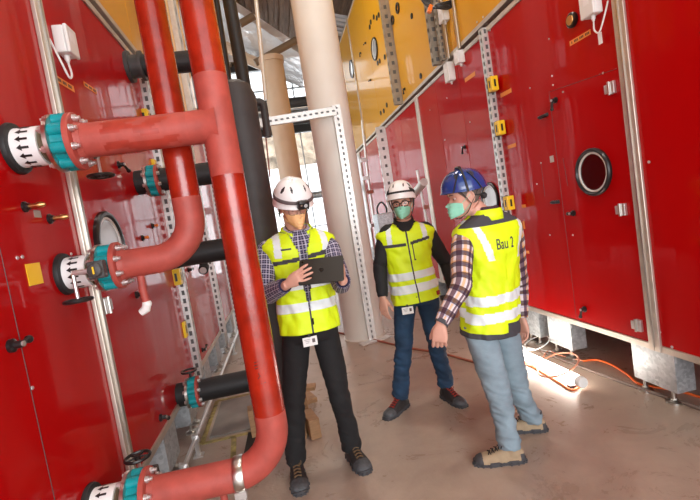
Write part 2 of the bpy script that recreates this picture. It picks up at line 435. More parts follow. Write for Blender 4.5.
def lines_on(o, side, c, w, h, rot, n=1):
    s = sgn(side); M3 = Matrix.Rotation(rot, 3, 'X'); k = MB()
    for i in range(int(w/.016)):
        if i % 4 == 3: continue
        k.box(V(c)+V((s*.0035, 0, 0))+M3 @ V((0, -w*.42+i*.0155*.95, 0)), (.001, .009, h*.45), 0, M3)
    k.build('print', 'blackpl', o, smooth=False)
def hinge(t, side, c):
    t = own(t, side, c)
    s = sgn(side); c = V(c); k = MB(); k.box(c+V((s*.012, 0, 0)), (.024, .05, .085)); k.box(c+V((s*.026, .035, 0)), (.014, .03, .06))
    o = k.build('hinge', 'bolt', t, smooth=False, bevel=.003)
    MB().cyl(c+V((s*.03, .012, -.045)), c+V((s*.03, .012, .045)), .008, 10).build('hinge_pin', 'steel', o)
def seam(t, pts, side, w=.003):
    s = sgn(side); k = MB()
    for a, b in zip(pts, pts[1:]): k.tube([V(a)+V((s*.0005, 0, 0)), V(b)+V((s*.0005, 0, 0))], w/2, 6)
    k.build('door_seam', 'darkgrey', t)
def jbox(side, c, label, group=None, w=.13, h=.19, d=.09, cable=True):
    s = sgn(side); c = V(c); t = thing('junction_box', c-V((0, 0, h/2)), label, 'junction box', group)
    x0 = c.x; p, q = sorted((x0, x0+s*d*.75)); MB().bb((p, c.y-w/2, c.z-h/2), (q, c.y+w/2, c.z+h/2)).build('housing', 'whitepl', t, smooth=False, bevel=.008)
    p, q = sorted((x0+s*d*.75, x0+s*d)); MB().bb((p, c.y-w/2-.003, c.z-h/2-.003), (q, c.y+w/2+.003, c.z+h/2+.003)).build('cover', 'whitepl', t, smooth=False, bevel=.006)
    MB().bb((x0+s*d-.001, c.y-.03, c.z-.01), (x0+s*d+.001, c.y+.02, c.z+.045)).build('rating_label', 'label', t, smooth=False)
    g = c+V((s*d*.4, 0, -h/2)); MB().lathe(g, (0, 0, -1), [(0, .014), (.02, .014), (.028, .009), (.034, .009)], 14).build('cable_gland', 'whitepl', t)
    if cable:
        MB().tube(crom([g+V((0, 0, -.03)), g+V((s*.01, -.01, -.10)), g+V((s*.01, -.05, -.13)), g+V((0, -.09, -.06)), g+V((-s*.02, -.12, .04))], 8), .0055, 8).build('cable', 'whitepl', t)
    return t

ZB, ZT = .356, 3.27
UG = 'lower red unit sections along the right side'
r1 = unit('R', -.6, 2.53, ZB, ZT, 'red', 'nearest large plain glossy red machine section at the right edge, beyond the wide post', 1, None, legs=((2.41, 2.76-.0),))
r2 = unit('R', 2.53, 4.2, ZB, ZT, 'red', 'glossy red machine section with the round black-rimmed porthole on the right', 1, None, legs=((3.44, 3.77), (3.92, 4.19)))
r3 = unit('R', 4.2, 6.4, ZB, ZT, 'red', 'glossy red machine section directly behind the worker in the blue helmet', 3, None, legs=((4.5, 4.8), (5.6, 5.9)))
r4 = unit('R', 6.4, 8.4, ZB, ZT, 'red', 'far red machine section above the white-helmeted worker in glasses', 2, None, legs=((6.7, 7.0), (7.8, 8.1)))
r5 = unit('R', 8.4, 11.1, ZB, ZT, 'red', 'farthest red machine section, beyond the wide slotted strut', 3, None, legs=((9, 9.3), (10.4, 10.7)))
r6 = unit('R', 11.1, 13.7, ZB, ZT, 'palesheen', 'machine section at the far end of the right row, reflected daylight painted pale grey', 2, None, legs=((11.6, 11.9), (13, 13.3)))
post(r2, 'R', 2.53, ZB, ZT, .088)
post(r4, 'R', 6.42, ZB, ZT, .12)
post(r6, 'R', 11.1, ZB, ZT, .1)
# upper yellow tier on the right
y1 = unit('R', -.6, 5.0, 3.32, 6.2, 'yellow', 'near yellow upper machine section at the top right, above the red sections', 2, None)
y2 = unit('R', 5.0, 7.1, 3.32, 6.2, 'yellow', 'middle yellow upper machine section between the two slotted struts', 1, None)
y3 = unit('R', 7.1, 10.2, 3.32, 6.2, 'yellow', 'yellow upper machine section with the row of small black holes', 2, None)
y4 = unit('R', 10.2, 13.7, 3.32, 6.2, 'yellow', 'farthest yellow upper machine section next to the cream column', 2, None)
post(y4, 'R', 10.2, 3.32, 6.2, .08)
# left row
l1 = unit('L', -.8, 2.35, ZB, ZT-.02, 'red', 'nearest glossy red machine section at the left edge, with the yellow sticker', 1, None, legs=((.2, .5), (1.6, 1.9)))
l2 = unit('L', 2.35, 4.12, ZB, ZT-.02, 'red', 'second glossy red machine section on the left, with white box and porthole', 1, None, legs=((2.95, 3.25), (3.68, 3.98)))
l3 = unit('L', 4.12, 5.85, ZB, ZT-.02, 'red', 'third red machine section on the left, behind the pipe bends', 1, None, legs=((4.5, 4.8), (5.3, 5.6)))
l4 = unit('L', 5.85, 7.5, ZB, ZT-.02, 'red', 'farthest left machine section with pale sheen, seen between the red pipes', 1, None, legs=((6.1, 6.4), (7.0, 7.3)))
post(l2, 'L', 2.35, ZB, ZT-.02, .085)
q1 = unit('L', -.8, 4.1, 3.31, 6.2, 'yellow', 'near yellow upper machine section above the left red row', 2, None)
q2 = unit('L', 4.1, 7.5, 3.31, 6.2, 'yellow', 'far yellow upper machine section seen between the two red risers', 2, None)
# slotted struts (each could be unbolted)
def wstrut(side, y, z0, z1, label, w=.07, group=None, out=.035, pitch=.075, slot=(.026, .042), tilt=0, mats=('strut', 'strutdark'), out2=0):
    s = sgn(side); X = wx(side, out)
    o = strut('slotted_strut', (X, y, z0), (X, y+tilt, z1), (s, 0, 0), w=w, d=out-.001, pitch=pitch, slot=slot, mats=mats)
    if out2:
        e = strut('side_flange', (wx(side, out2/2), y-w/2-.006, z0), (wx(side, out2/2), y-w/2-.006+tilt, z1), (0, -1, 0), w=out2, d=.004, pitch=pitch, slot=slot, mats=mats)
        e.parent = o; e.location = WORLD[e.name] - WORLD[o.name]
    return tag(o, label, 'strut', group)
wstrut('R', 4.2, ZB, ZT, 'slotted zinc strut on the red wall behind the blue-helmeted worker', w=.07, out=.06, out2=.06)
wstrut('R', 8.4, ZB+.0, ZT, 'wide pale strut with black slots on the far red wall', w=.06, pitch=.17, slot=(.05, .06), out=.19, out2=.19)
wstrut('R', 7.1, 3.34, 6.2, 'leftmost tan slotted strut on the yellow wall, beside the small black holes', mats=('struttan', 'strutdark'), w=.06, pitch=.15, slot=(.05, .06), out=.15, out2=.15)
wstrut('R', 5.35, 3.34, 6.2, 'slotted grey strut on the yellow wall, wider one of the right-hand pair', mats=('struttan', 'strutdark'), w=.06, out=.12, out2=.12, pitch=.12, slot=(.045, .05))
wstrut('R', 5.2, 3.34, 6.2, 'slotted grey strut on the yellow wall, narrower one beside the bundled cables', mats=('struttan', 'strutdark'), w=.05, out=.07, out2=.07)
wstrut('L', 4.12, ZB, ZT-.03, 'slotted zinc strut on left red wall carrying the yellow clips', w=.07, out=.062, out2=.062)
wstrut('L', 5.85, ZB, ZT-.03, 'slotted zinc strut on the left wall, second from the yellow clips', w=.10, out=.07, out2=.07)
wstrut('L', 7.45, 0.0, ZT-.03, 'slotted zinc strut at the far end of the left row', w=.10, out=.07, out2=.07)
wstrut('L', 6.6, 3.35, 6.2, 'wide slotted strut on the left yellow wall between the red risers', w=.3, out=.07, pitch=.2, slot=(.06, .1))
wstrut('L', 5.6, 3.35, 6.2, 'narrow slotted strut on the left yellow wall between the red risers', w=.12, out=.05, pitch=.14, slot=(.04, .07))
for yy in (5.05, 4.75):
    s_ = MB().cyl((RX-.03, yy, 3.3), (RX-.03, yy, 6.2), .02, 12).build('conduit', 'steel'); tag(s_, 'thin steel conduit on the yellow wall, %s of the pair by the white box' % ('left' if yy > 5 else 'right'), 'conduit')

# --- details right
seam(r2, [(RX, 2.61, wr(612, 71).z), (RX, wr(549, 92).y, wr(549, 92).z), (RX, wr(549, 92).y, ZB+.06)], 'R')
for c in ((617, 86), (628, 209), (644, 326)): hinge(r2, 'R', V((RX, wr(*c).y+.03, wr(*c).z)))
porthole(r2, 'R', wr(594, 172))
porthole(r3, 'R', wr(491, 199), .19, 'portglasslit')
latch(r2, 'R', wr(556, 100), -75); latch(r2, 'R', wr(585, 309), -70); latch(r2, 'R', wr(574, 213), 0, .03)
grip(r2, 'R', wr(544, 116), .12); grip(r2, 'R', wr(556, 202), .10)
sticker(r2, 'R', wr(552, 159), .05, .055, 'alu')
seam(r2, [wr(541, 163), wr(545, 196)], 'R'); seam(r2, [wr(563, 158), wr(568, 186)], 'R')
c = wr(573, 20); MB().lathe(c, (-1, 0, 0), [(0, .054), (.02, .054), (.028, .044), (.028, .0)], 28).build('round_port', 'blackpl', r2)
MB().lathe(c+V((-.028, 0, 0)), (-1, 0, 0), [(0, .036), (.006, .032)], 24).build('port_cap', 'brass', r2)
o = sticker(r2, 'R', wr(580, 38), .22, .035, 'orangelabel', .03); lines_on(o, 'R', wr(580, 38), .22, .035, .03)
sticker(r3, 'R', wr(506, 93), .20, .04, 'orangelabel', .03); sticker(r3, 'R', wr(470, 77), .26, .045, 'orangelabel', .03)
sticker(r2, 'R', wr(512, 146), .15, .035, 'orangelabel'); sticker(r2, 'R', wr(524, 206), .07, .03, 'orangelabel'); sticker(r2, 'R', wr(527, 252), .08, .028, 'orangelabel'); sticker(r2, 'R', wr(524, 225), .03, .08, 'orangelabel')
for p in ((541, 163), (537, 184), (550, 235), (573, 235), (549, 39), (552, 76), (530, 88), (553, 85), (563, 92), (603, 73)): screw(r2, 'R', wr(*p))
for p in ((649, 162), (636, 135), (649, 235), (624, 35), (660, 332), (672, 347)): screw(r1, 'R', wr(*p), .01)
latch(r3, 'R', wr(465, 147), -70)
for p in ((430, 110), (447, 98), (470, 122), (445, 140)): screw(r3, 'R', wr(*p), .01)
# yellow wall holes
def hole(t, side, c, r, m='blackpl'):
    t = own(t, side, c)
    s = sgn(side); MB().lathe(c, (s, 0, 0), [(0, r), (.012, r), (.018, r*.7)], 18).build('plug', m, t)
for p in ((379, 15), (374, 17), (371, 22), (370, 27), (377, 18), (385, 57), (380, 61), (378, 63), (387, 105), (384, 111), (381, 113)): hole(y3, 'R', wr(*p), .045)
porthole(y3, 'R', wr(375, 49), .21, 'portglasslit'); porthole(y4, 'R', wr(352, 69), .21, 'portglass')
latch(y3, 'R', wr(366, 43), 0); latch(y3, 'R', wr(371, 80), 0); latch(y4, 'R', wr(361, 53), -90)
for p, r in (((398, 8), .08), ((393, 20), .07)): MB().lathe(wr(*p), (-1, 0, 0), [(0, r), (.02, r), (.02, r*.6), (0, r*.6)], 24, caps=False).build('round_port', 'blackpl', own(y2, 'R', wr(*p)))
for p in ((412, 16), (421, 76)): hole(y2, 'R', wr(*p), .04)
latch(y2, 'R', wr(405, 89), -90)
for p in ((477, 22), (483, 17), (490, 30)): screw(y1, 'R', wr(*p), .012)
seam(y1, [wr(452, 15), wr(455, 35)], 'R')
# --- details left
porthole(l2, 'L', wl(109, 246), .2, 'portglasslit')
o = sticker(l2, 'L', wl(65, 84), .20, .035, 'orangelabel', .04); lines_on(o, 'L', wl(65, 84), .20, .035, .04)
o = sticker(l2, 'L', wl(90, 88), .18, .03, 'orangelabel', .04); lines_on(o, 'L', wl(90, 88), .18, .03, .04)
sticker(l1, 'L', wl(34, 274), .10, .085, 'yellowlabel')
test_port(l1, 'L', wl(24, 207)); test_port(l1, 'L', wl(49, 219)); sticker(l1, 'L', wl(37, 214), .05, .03, 'alu')
seam(l1, [(LX, 1.695, 1.86), (LX, 1.695, ZB+.06)], 'L')
latch(l1, 'L', wl(10, 346), 5, .05)
for p in ((17, 258), (22, 257), (71, 254), (32, 388)): screw(l1, 'L', wl(*p))
latch(l2, 'L', wl(118, 165), -20, .09); latch(l2, 'L', wl(136, 295), 0, .05); latch(l2, 'L', wl(160, 418), -30, .06)
test_port(l2, 'L', wl(142, 238), 'orangepl', .03); test_port(l2, 'L', wl(152, 226), 'orangepl', .03)  # orange plugs stand in for the red reflection on these black knobs
hinge(l2, 'L', V((LX, wl(101, 307).y+.02, wl(101, 307).z)))
latch(l3, 'L', wl(188, 270), 0, .06); latch(l3, 'L', wl(202, 350), 10, .1)

# --- junction boxes and sensors
jbox('R', V((RX, wr(596, 6).y, wr(596, 6).z+.02)), 'white junction box at the top of the red wall, just left of the wide post', w=.12, h=.17, d=.08)
jbox('R', wr(453, 72), 'larger white sensor box under the yellow section on the red wall', w=.13, h=.22, cable=False)
jbox('R', wr(463, 57), 'smaller white sensor box under the yellow section on the red wall', w=.10, h=.14, cable=False)
jbox('R', wr(447, 13), 'white box fixed on the yellow wall beside the conduits', w=.12, h=.2, cable=False)
jbox('L', wl(58, 43), 'white junction box on the left red wall beside the metal post', w=.11, h=.14, d=.075)
t = MB().box(wr(604, 38)+V((-.03, 0, 0)), (.002, .035, .075)).build('hanging_tag', 'label', smooth=False); tag(t, 'small white paper tag hanging under the top right junction box', 'tag')
# yellow strut clips
def clip(side, c, label, h=.14):
    s = sgn(side); c = V(c); t = thing('strut_clip', c-V((0, 0, h/2)), label, 'clip', None)
    MB().box(c, (.075, .08, h)).build('clip_body', 'yellowpl', t, smooth=False, bevel=.006)
    MB().box(c+V((0, .05, 0)), (.06, .03, h*1.05)).build('clip_side', 'darkgrey', t, smooth=False, bevel=.003)
    MB().box(c+V((0, -.041, 0)), (.02, .003, h*.5)).build('print', 'blackpl', t, smooth=False)
    MB().box(c+V((s*.038, 0, 0)), (.003, .02, h*.5)).build('print', 'blackpl', t, smooth=False)
clip('R', at(493, 84, 4.08), 'yellow clip on the right wall strut, uppermost of the three')
clip('R', at(500, 128, 4.08), 'yellow clip on the right wall strut, middle one, above the blue helmet')
clip('R', at(509, 203, 4.0), 'yellow clip on the strut level with the shoulder marked with handwriting')
clip('L', at(145, 118, 4.0), 'yellow clip on the left strut, uppermost, just above the flanged branch pipe')
clip('L', at(177, 277, 4.0), 'yellow clip on the left strut just below the red pipe bend')
clip('L', at(182, 330, 4.0), 'yellow clip on the left strut, lowest of the three')
clip('L', at(152, 168, 4.0), 'yellow clip on the left strut beside the far teal flange')

# ================================================================== COLUMNS, BRACKET
C1 = V((.90, 5.62, 0))
t = thing('column', C1, 'thick cream round steel column behind the workers', 'column')
MB().lathe(C1, (0, 0, 1), [(0, .262), (.004, .265), (7.55, .265)], 64).build('shaft', 'cream', t)
MB().lathe(C1, (0, 0, 1), [(0, .285), (.01, .285), (.012, .267)], 64).build('base_ring', 'cream', t)
C2 = V((.52, 10.7, 0))
t = thing('column', C2, 'tan round column farther back, left of the cream one', 'column')
MB().lathe(C2, (0, 0, 1), [(0, .27), (5.6, .27)], 48).build('shaft', 'tan', t)
MB().lathe(C2+V((0, 0, 5.55)), (0, 0, 1), [(0, .3), (.12, .3)], 48).build('cap', 'tan', t)
t = thing('strut_bracket', (.93, 5.32, 0), 'white slotted strut post with cross arm standing against the cream column', 'bracket')
strut('upright', (.945, 5.29, 0.02), (.945, 5.29, 2.98), (0, -1, 0), w=.1, d=.05, parent=t, slot=(.022, .034), pitch=.07, mats=('strut', 'midgrey'))
strut('cross_arm', (.93, 5.25, 2.90), (-.05, 5.25, 2.86), (0, -1, 0), w=.1, d=.04, parent=t, slot=(.022, .034), pitch=.07, mats=('strut', 'midgrey'))
MB().box((.97, 5.27, .01), (.42, .12, .02), 0, Matrix.Rotation(.3, 3, 'Z')).build('foot_plate', 'strut', t, smooth=False, bevel=.003)
k = MB()
for z in (2.82, 2.95): k.lathe((.945, 5.25, z), (0, -1, 0), [(0, .014), (.012, .014)], 6)
k.build('bolt', 'bolt', t)
# black U shaped pipe hanging from bracket
k = MB(); k.tube(arc_path([at(250, 103, 4.6), at(263, 101, 4.6), at(268, 137, 4.6)], .05, 8), .038, 16); o = k.build('hanging_hose', 'blackins'); tag(o, 'bent black insulated hose end hooked over the white cross arm', 'hose')
o = MB().cyl(at(266, 138, 4.6), at(270, 177, 4.6), .008, 8).build('threaded_rod', 'steel'); tag(o, 'thin steel rod dangling under the bent black hose', 'rod')
o = MB().cyl(at(256, 0, 6.5), at(266, 100, 6.5), .03, 12).cyl(V((at(256, 0, 6.5).x, 6.5, 7.6)), at(256, 0, 6.5), .03, 12).build('hanger_pole', 'strut'); tag(o, 'thin pale vertical pole left of the tan column', 'pole')

# ================================================================== ROOF BITS
def beam(a, b, w, h, m, name, label, cat='beam', group=None):
    a, b = V(a), V(b); d = (b-a); L = d.length; r = d.to_track_quat('Y', 'Z').to_matrix()
    k = MB(); k.box((a+b)/2, (w, L, h*.15), 0, r)
    for sx in (-1, 1): k.box((a+b)/2 + r @ V((0, 0, sx*h/2)), (w, L, h*.15), 0, r)
    k.box((a+b)/2, (w*.25, L, h), 0, r)
    return tag(k.build(name, m, smooth=False), label, cat, group)
# foil faced slanting duct
Yd = 11.5
A, B, Cc, D = at(243, 16, Yd), at(303, 56, Yd), at(303, 88, Yd+2), at(240, 62, Yd+2)
A = at(205, -10, Yd)
k = MB(); up = V((0, 0, .25)); k.prism([A, B, Cc, D], up); k.prism([at(180, 10, Yd), A, D, at(185, 62, Yd+2)], up)
tag(k.build('foil_panel', 'foil', smooth=False), 'crumpled silver foil-faced panel under the brown decking', 'panel')
o = MB().cyl(at(255, 63, Yd-.3), at(306, 35, Yd-.3), .09, 16).build('roof_beam', 'tandark'); tag(o, 'slim brown beam crossing below the silver foil', 'beam')
o = MB().cyl(at(240, 24, Yd-.4), at(254, 16, Yd-.4), .09, 16).build('roof_beam', 'tandark'); tag(o, 'short brown beam stub above the silver foil beside the black pipe', 'beam')
# arched frame
k = MB(); pts = [at(225, 46, 12.5), at(246, 58, 12.5), at(264, 66, 12.5), at(274, 76, 12.5), at(279, 92, 12.5), at(282, 112, 12.5)]
k.tube(crom(pts, 6), .14, 10, sy=1.0); tag(k.build('curved_frame', 'tan'), 'curved tan frame around the bright upper window', 'frame')
# louvre grille high up behind the column
t = thing('louvre_grille', at(340, 28, 12), 'grey louvred grille high up between cream column and yellow wall', 'grille')
for i, y in enumerate((18, 22, 26, 31, 35)):
    a, b = at(328, y, 12), at(350, y-3, 12); MB().box((a+b)/2, ((b-a).length, .1, .07), 0, Matrix.Rotation(.25, 3, 'Y')).build('louvre', 'white', t, smooth=False)
# horizontal services far away
for (yy, m_, r, lb) in ((108, 'darkgrey', .16, 'dark service pipe crossing the far end, upper of the three'), (118, 'galv', .17, 'pale corrugated duct crossing the far end'), (127, 'darkgrey', .1, 'dark service pipe crossing the far end, lowest of the three')):
    a = at(200, yy+12, 14.5); b = at(350, yy-12, 14.5); a.z = b.z = at(262, yy, 14.5).z
    a.x = -9; b.x = 4.2; a.y = b.y = 14.3 + .35*(yy == 118)
    o = MB().cyl(a, b, r, 24).build('service_pipe', m_); tag(o, lb, 'pipe')
a = at(262, 203, 15.5); o = MB().cyl((-3.5, 15.5, a.z), (2.0, 15.5, a.z), .12, 20)
for x in (-3.3, -1.4, 1.8): o.cyl((x, 15.5, 0), (x, 15.5, a.z), .05, 12)
tag(o.build('guard_rail', 'galv'), 'pale grey rail in front of the bright far window, behind the headlamp helmet', 'rail')
# red machine bits seen far right of the centre, far lamps
ceil_l = []
for i, (x, y) in enumerate(((.7, 1.0), (.7, 4.2), (.7, 7.4), (-5, 4))):
    t = thing('high_bay_lamp', (x, y, 6.6), 'round high bay lamp hanging from the brown decking over the aisle', 'lamp', 'high bay lamps under the ceiling')
    MB().lathe((x, y, 6.62), (0, 0, 1), [(0, .25), (.04, .26), (.12, .1), (.3, .06), (.32, .02)], 32).build('housing', 'midgrey', t)
    MB().lathe((x, y, 6.60), (0, 0, 1), [(0, .22), (.018, .22)], 32).build('lens', emit('lamp lens', (1, .95, .88), 12), t)
    MB().cyl((x, y, 6.9), (x, y, 7.6), .006, 6).build('cord', 'blackpl', t)
    L = bpy.data.lights.new('high_bay', 'AREA'); L.shape = 'DISK'; L.size = .4; L.energy = LAMP_W; L.color = (1, .93, .85)
    lo = bpy.data.objects.new('high_bay', L); COL.objects.link(lo); lo.location = (x, y, 6.58)
# ================================================================== PIPES
def flange_set(t, O, r, arrows=True, wheel=None, gear=None, wheel_face=None):
    "valve train from a wall nozzle at O running in +X; r pipe radius; returns x where the pipe starts"
    O = V(O); X = V((1, 0, 0)); k = r/.07
    nz = MB().lathe(O, X, [(-.01, .098*k), (.006, .102*k), (.018, .098*k), (.022, .08*k), (.022, .07*k)], 36).build('nozzle_collar', 'black', t)
    sl = MB().lathe(O+X*.02, X, [(0, .077*k), (.095, .077*k)], 36).build('nozzle_sleeve', 'label', t)
    if arrows:
        a = MB()
        for i in range(15):
            th = 2*PI*i/15; n = V((0, math.cos(th), math.sin(th))); s_ = V((0, -math.sin(th), math.cos(th))); c = O+X*.066+n*.0785*k
            w = .006; sh = [(-.022, 0), (-.004, .012), (-.004, .0045), (.022, .0045), (.022, -.0045), (-.004, -.0045), (-.004, -.012)]
            a.prism([c+X*p+s_*q for p, q in sh], n*.0008)
        a.build('arrow_marks', 'blackpl', sl, smooth=False)
    O = O+X*.03; k *= .94
    MB().lathe(O+X*.085, X, [(0, .07*k), (.012, .082*k), (.02, .075*k), (.032, .085*k), (.038, .09*k)], 36).build('collar', 'dirtysteel', t)
    MB().lathe(O+X*.122, X, [(0, .115*k), (.003, .122*k), (.018, .122*k), (.02, .118*k)], 40).build('steel_flange', 'steel', t)
    v = MB(); v.lathe(O+X*.142, X, [(0, .098*k), (.052, .098*k)], 40)
    for i in range(8):
        th = 2*PI*(i+.5)/8; c = O+X*.142+V((0, math.cos(th), math.sin(th)))*.097*k; v.lathe(c, X, [(0, .022*k), (.002, .025*k), (.05, .025*k), (.052, .022*k)], 16)
    va = v.build('butterfly_valve', 'teal', t)
    if gear is not None:
        g = V(gear).normalized(); c = O+X*.168
        MB().cyl(c+g*.09*k, c+g*.15*k, .028*k, 16).build('valve_neck', 'teal', va)
        gc = c+g*.17*k; G = MB(); G.box(gc, (.075*k, .05*k if abs(g.y) > .5 else .09*k, .085*k)); G.lathe(gc+g*.02, g, [(0, .035*k), (.012, .035*k), (.016, .028*k)], 20)
        gb = G.build('gearbox', 'darkgrey', va, bevel=.006)
        MB().box(gc+g*.042, (.006, .004, .03) if abs(g.y) > .5 else (.006, .03, .004)).build('position_pointer', 'yellowlabel', gb, smooth=False)
        w = V(wheel); d = (w-gc); d = V((0, 0, d.z)); base = V((w.x, gc.y if abs(g.y) > .5 else w.y, gc.z))
        base = V((w.x, w.y, gc.z)); G2 = MB().cyl(gc, base, .012, 10); G2.cyl(base, w, .008, 10); G2.build('spindle', 'bolt', gb)
        H = MB(); R0 = .058*k; ring = [w+V((math.cos(2*PI*q/28), math.sin(2*PI*q/28), 0))*R0 for q in range(29)]; H.tube(ring, .008, 8, caps=False)
        H.lathe(w-V((0, 0, .008)), (0, 0, 1), [(0, .016), (.016, .016)], 14)
        for q in range(5): H.cyl(w, w+V((math.cos(2*PI*q/5), math.sin(2*PI*q/5), 0))*R0, .005, 8)
        H.build('handwheel', 'blackpl', gb)
    fl_ = MB().lathe(O+X*.194, X, [(0, .118*k), (.002, .122*k), (.018, .122*k), (.022, .118*k), (.024, .085*k), (.045, r+.001)], 40, m=0).build('flange', 'pipesal', t)
    for i in range(8):
        th = 2*PI*(i+.5)/8; c = O+X*.214+V((0, math.cos(th), math.sin(th)))*.097*k
        MB().lathe(c, X, [(0, .017*k), (.003, .017*k), (.003, .0145*k), (.015, .0145*k), (.016, .008), (.028, .008), (.029, .005)], 12).build('bolt', 'bolt', t)
    for i in range(8):
        th = 2*PI*(i+.5)/8; c = O+X*.122+V((0, math.cos(th), math.sin(th)))*.103*k
        MB().lathe(c, -X, [(0, .015*k), (.012, .014*k), (.012, .007), (.022, .007)], 6).build('nut', 'bolt', t)
    return O.x + .235
RP = .07
Y1 = 1.92; VX = -.172
t = thing('heating_pipe', (VX, Y1, .4), 'large red and salmon pipe riser in front with flanged branch and bottom bend', 'pipe')
t2z = 2.06
xa = flange_set(t, (LX, Y1, t2z), RP, gear=(0, 1, 0), wheel=(-.785, 2.25, 1.97))
xb = flange_set(t, (LX, Y1, .545), RP, gear=(0, 1, 0), wheel=(-.835, 2.15, .615))
def pmat(fn): return fn
path = dense(arc_path([(VX, Y1, 7.5), (VX, Y1, .535), (xb-.02, Y1, .545)], .19, 14), .03)
def riser_m(L, a):
    z = 7.5-L+.012*noise.noise(V((math.cos(a)*2, math.sin(a)*2, L*4)))
    if 1.86 < z < 2.27: return 1
    if z < .80: return 1
    return 0
MB().tube(path, RP, 40, mf=riser_m).build('riser', ['piperd', 'pipesal'], t, origin=(VX, Y1, .4))
bp = dense([(xa-.03, Y1, t2z), (VX-.02, Y1, t2z)], .012)
def br_m(L, a): return 0 if .10 < L < .40 and noise.noise(V((math.cos(a)*2.2, math.sin(a)*2.2, L*9))) > .02 else 1
MB().tube(bp, RP*.985, 40, mf=br_m).build('branch', ['pipemid', 'pipesal'], t)
# saddle weld where the branch meets the riser
k = MB(); k.lathe((VX-.12, Y1, t2z), (1, 0, 0), [(0, RP*.99), (.05, RP*1.01), (.08, RP*1.1), (.12, RP*1.3)], 36, caps=False); k.build('branch_saddle', 'pipesal', t)
# pipe clamp on the bottom run
c = V((-.305, Y1, .535)); d_ = V((1, .0, .05)).normalized()
k = MB(); k.lathe(V((-.345, Y1, .537)), (1, 0, 0), [(-.022, RP+.001), (-.022, RP+.007), (-.016, RP+.010), (.016, RP+.010), (.022, RP+.007), (.022, RP+.001)], 36, caps=False); cl = k.build('pipe_clamp', 'steel', t)
k = MB(); k.box((-.345, Y1-.06, .480), (.05, .03, .03)); k.cyl((-.345, Y1, .46), (-.345, Y1, .0), .012, 10); k.lathe((-.345, Y1, 0), (0, 0, 1), [(0, .03), (.006, .03)], 16); k.build('clamp_rod', 'bolt', cl)
MB().cyl((-.43, Y1, .47), (-.43, Y1, .0), .016, 14).build('support_leg', 'pipesal', t)
# handwriting on the riser
k = MB()
for (a, b) in (((254, 363), (259, 361)), ((254, 366), (260, 364)), ((255, 369), (258, 368)), ((258, 373), (262, 378)), ((262, 373), (258, 379)), ((261, 384), (266, 382)), ((263, 381), (264, 387))):
    p, q = at(a[0], a[1], Y1-.068), at(b[0], b[1], Y1-.068); k.tube([p, q], .002, 6)
k.build('marker_writing', 'blackpl', t)

Y2 = 2.10; VX2 = -.39
t = thing('heating_pipe', (VX2, Y2, 1.46), 'second red riser behind the branch, bending left into a teal valve', 'pipe')
xc = flange_set(t, (LX, Y2, 1.535), RP*.93, gear=(0, -1, 0), wheel=(-.862, 1.95, 1.42))
path = dense(arc_path([(VX2+.0, Y2, 7.5), (VX2, Y2, 1.535), (xc-.02, Y2, 1.535)], .17, 14), .03)
MB().tube(path, RP*.93, 40, mf=lambda L, a: 1 if (7.5-L) < 1.80 else 0).build('riser', ['piperd', 'pipesal'], t, origin=(VX2, Y2, 1.46))
# drain stub under the bend
k = MB(); k.tube(crom([at(140, 270, Y2+.0), at(143, 290, Y2), at(147, 304, Y2)], 5), .017, 14); k.build('drain_stub', 'pipesal', t)
k = MB(); p = at(147, 304, Y2); k.tube([p, at(146, 309, Y2), at(141, 313, Y2)], [.019, .021, .016], 14); k.ball(p, .022, 12); k.build('drain_cap', 'whitepl', t)

# second group, black insulated
Y3 = 3.45; Y4 = 3.80
def far_valve(t, z, x0=LX):
    O = V((x0, Y3, z)); X = V((1, 0, 0))
    xs = at(153, 187, Y3).x
    MB().lathe(V((x0, Y3, z)), X, [(0, .09), (xs-x0-.02, .09)], 28).build('sleeve', 'black', t)
    MB().lathe(V((xs-.03, Y3, z)), X, [(0, .115), (.018, .115)], 28).build('steel_flange', 'steel', t)
    v = MB(); v.lathe(V((xs-.01, Y3, z)), X, [(0, .1), (.055, .1)], 28)
    for i in range(8):
        th = 2*PI*(i+.5)/8; v.lathe(V((xs-.01, Y3, z))+V((0, math.cos(th), math.sin(th)))*.095, X, [(0, .024), (.055, .024)], 12)
    v.build('butterfly_valve', 'teal', t)
    MB().lathe(V((xs+.046, Y3, z)), X, [(0, .118), (.018, .118), (.022, .085)], 28).build('flange', 'pipesal', t)
    for i in range(8):
        th = 2*PI*(i+.5)/8; cc = V((xs-.03, Y3, z))+V((0, math.cos(th), math.sin(th)))*.1
        MB().lathe(cc, -X, [(0, .015), (.014, .013)], 6).build('nut', 'bolt', t); MB().lathe(cc+X*.094, X, [(0, .015), (.02, .013)], 6).build('nut', 'bolt', t)
    return xs+.06
XK = -.135
t = thing('insulated_pipe', (XK, Y3-.2, .3), 'thick charcoal insulated riser behind the front red pipe, with four black side branches', 'pipe')
top = at(250, 95, Y3-.25); bot = at(277, 364, Y3-.25)
YK = Y3-.25
k = MB(); kp = [V((XK, YK, .44)), V((XK, YK, 2.42)), V((XK+.005, YK, 2.55)), V((XK-.0, YK, 2.63)), V((XK, YK, 2.67))]
k.tube(kp[:1]+[V((XK, YK, z)) for z in (.5, .9, 1.4, 1.44, 1.46, 1.9, 2.4)]+kp[2:], [.05, .11, .112, .112, .112, .135, .135, .135, .135, .11, .05], 28); k.build('riser_jacket', 'blackins', t)
for i, (z, tl) in enumerate(((3.07, 0), (2.09, 1), (1.50, 0), (.44, 1))):
    xs = far_valve(t, z) if tl else LX
    r_ = .085
    yk = Y3 if z < 3 else Y3
    MB().tube(arc_path([(xs, Y3, z), (XK, Y3, z), (XK, YK, z-.02)] if z < 3 else [(LX, Y4, z), (-.28, Y4, z), (-.28, Y4, z-.6)], .1 if z > 3 else .08, 8), r_, 24).build('branch', 'black', t)
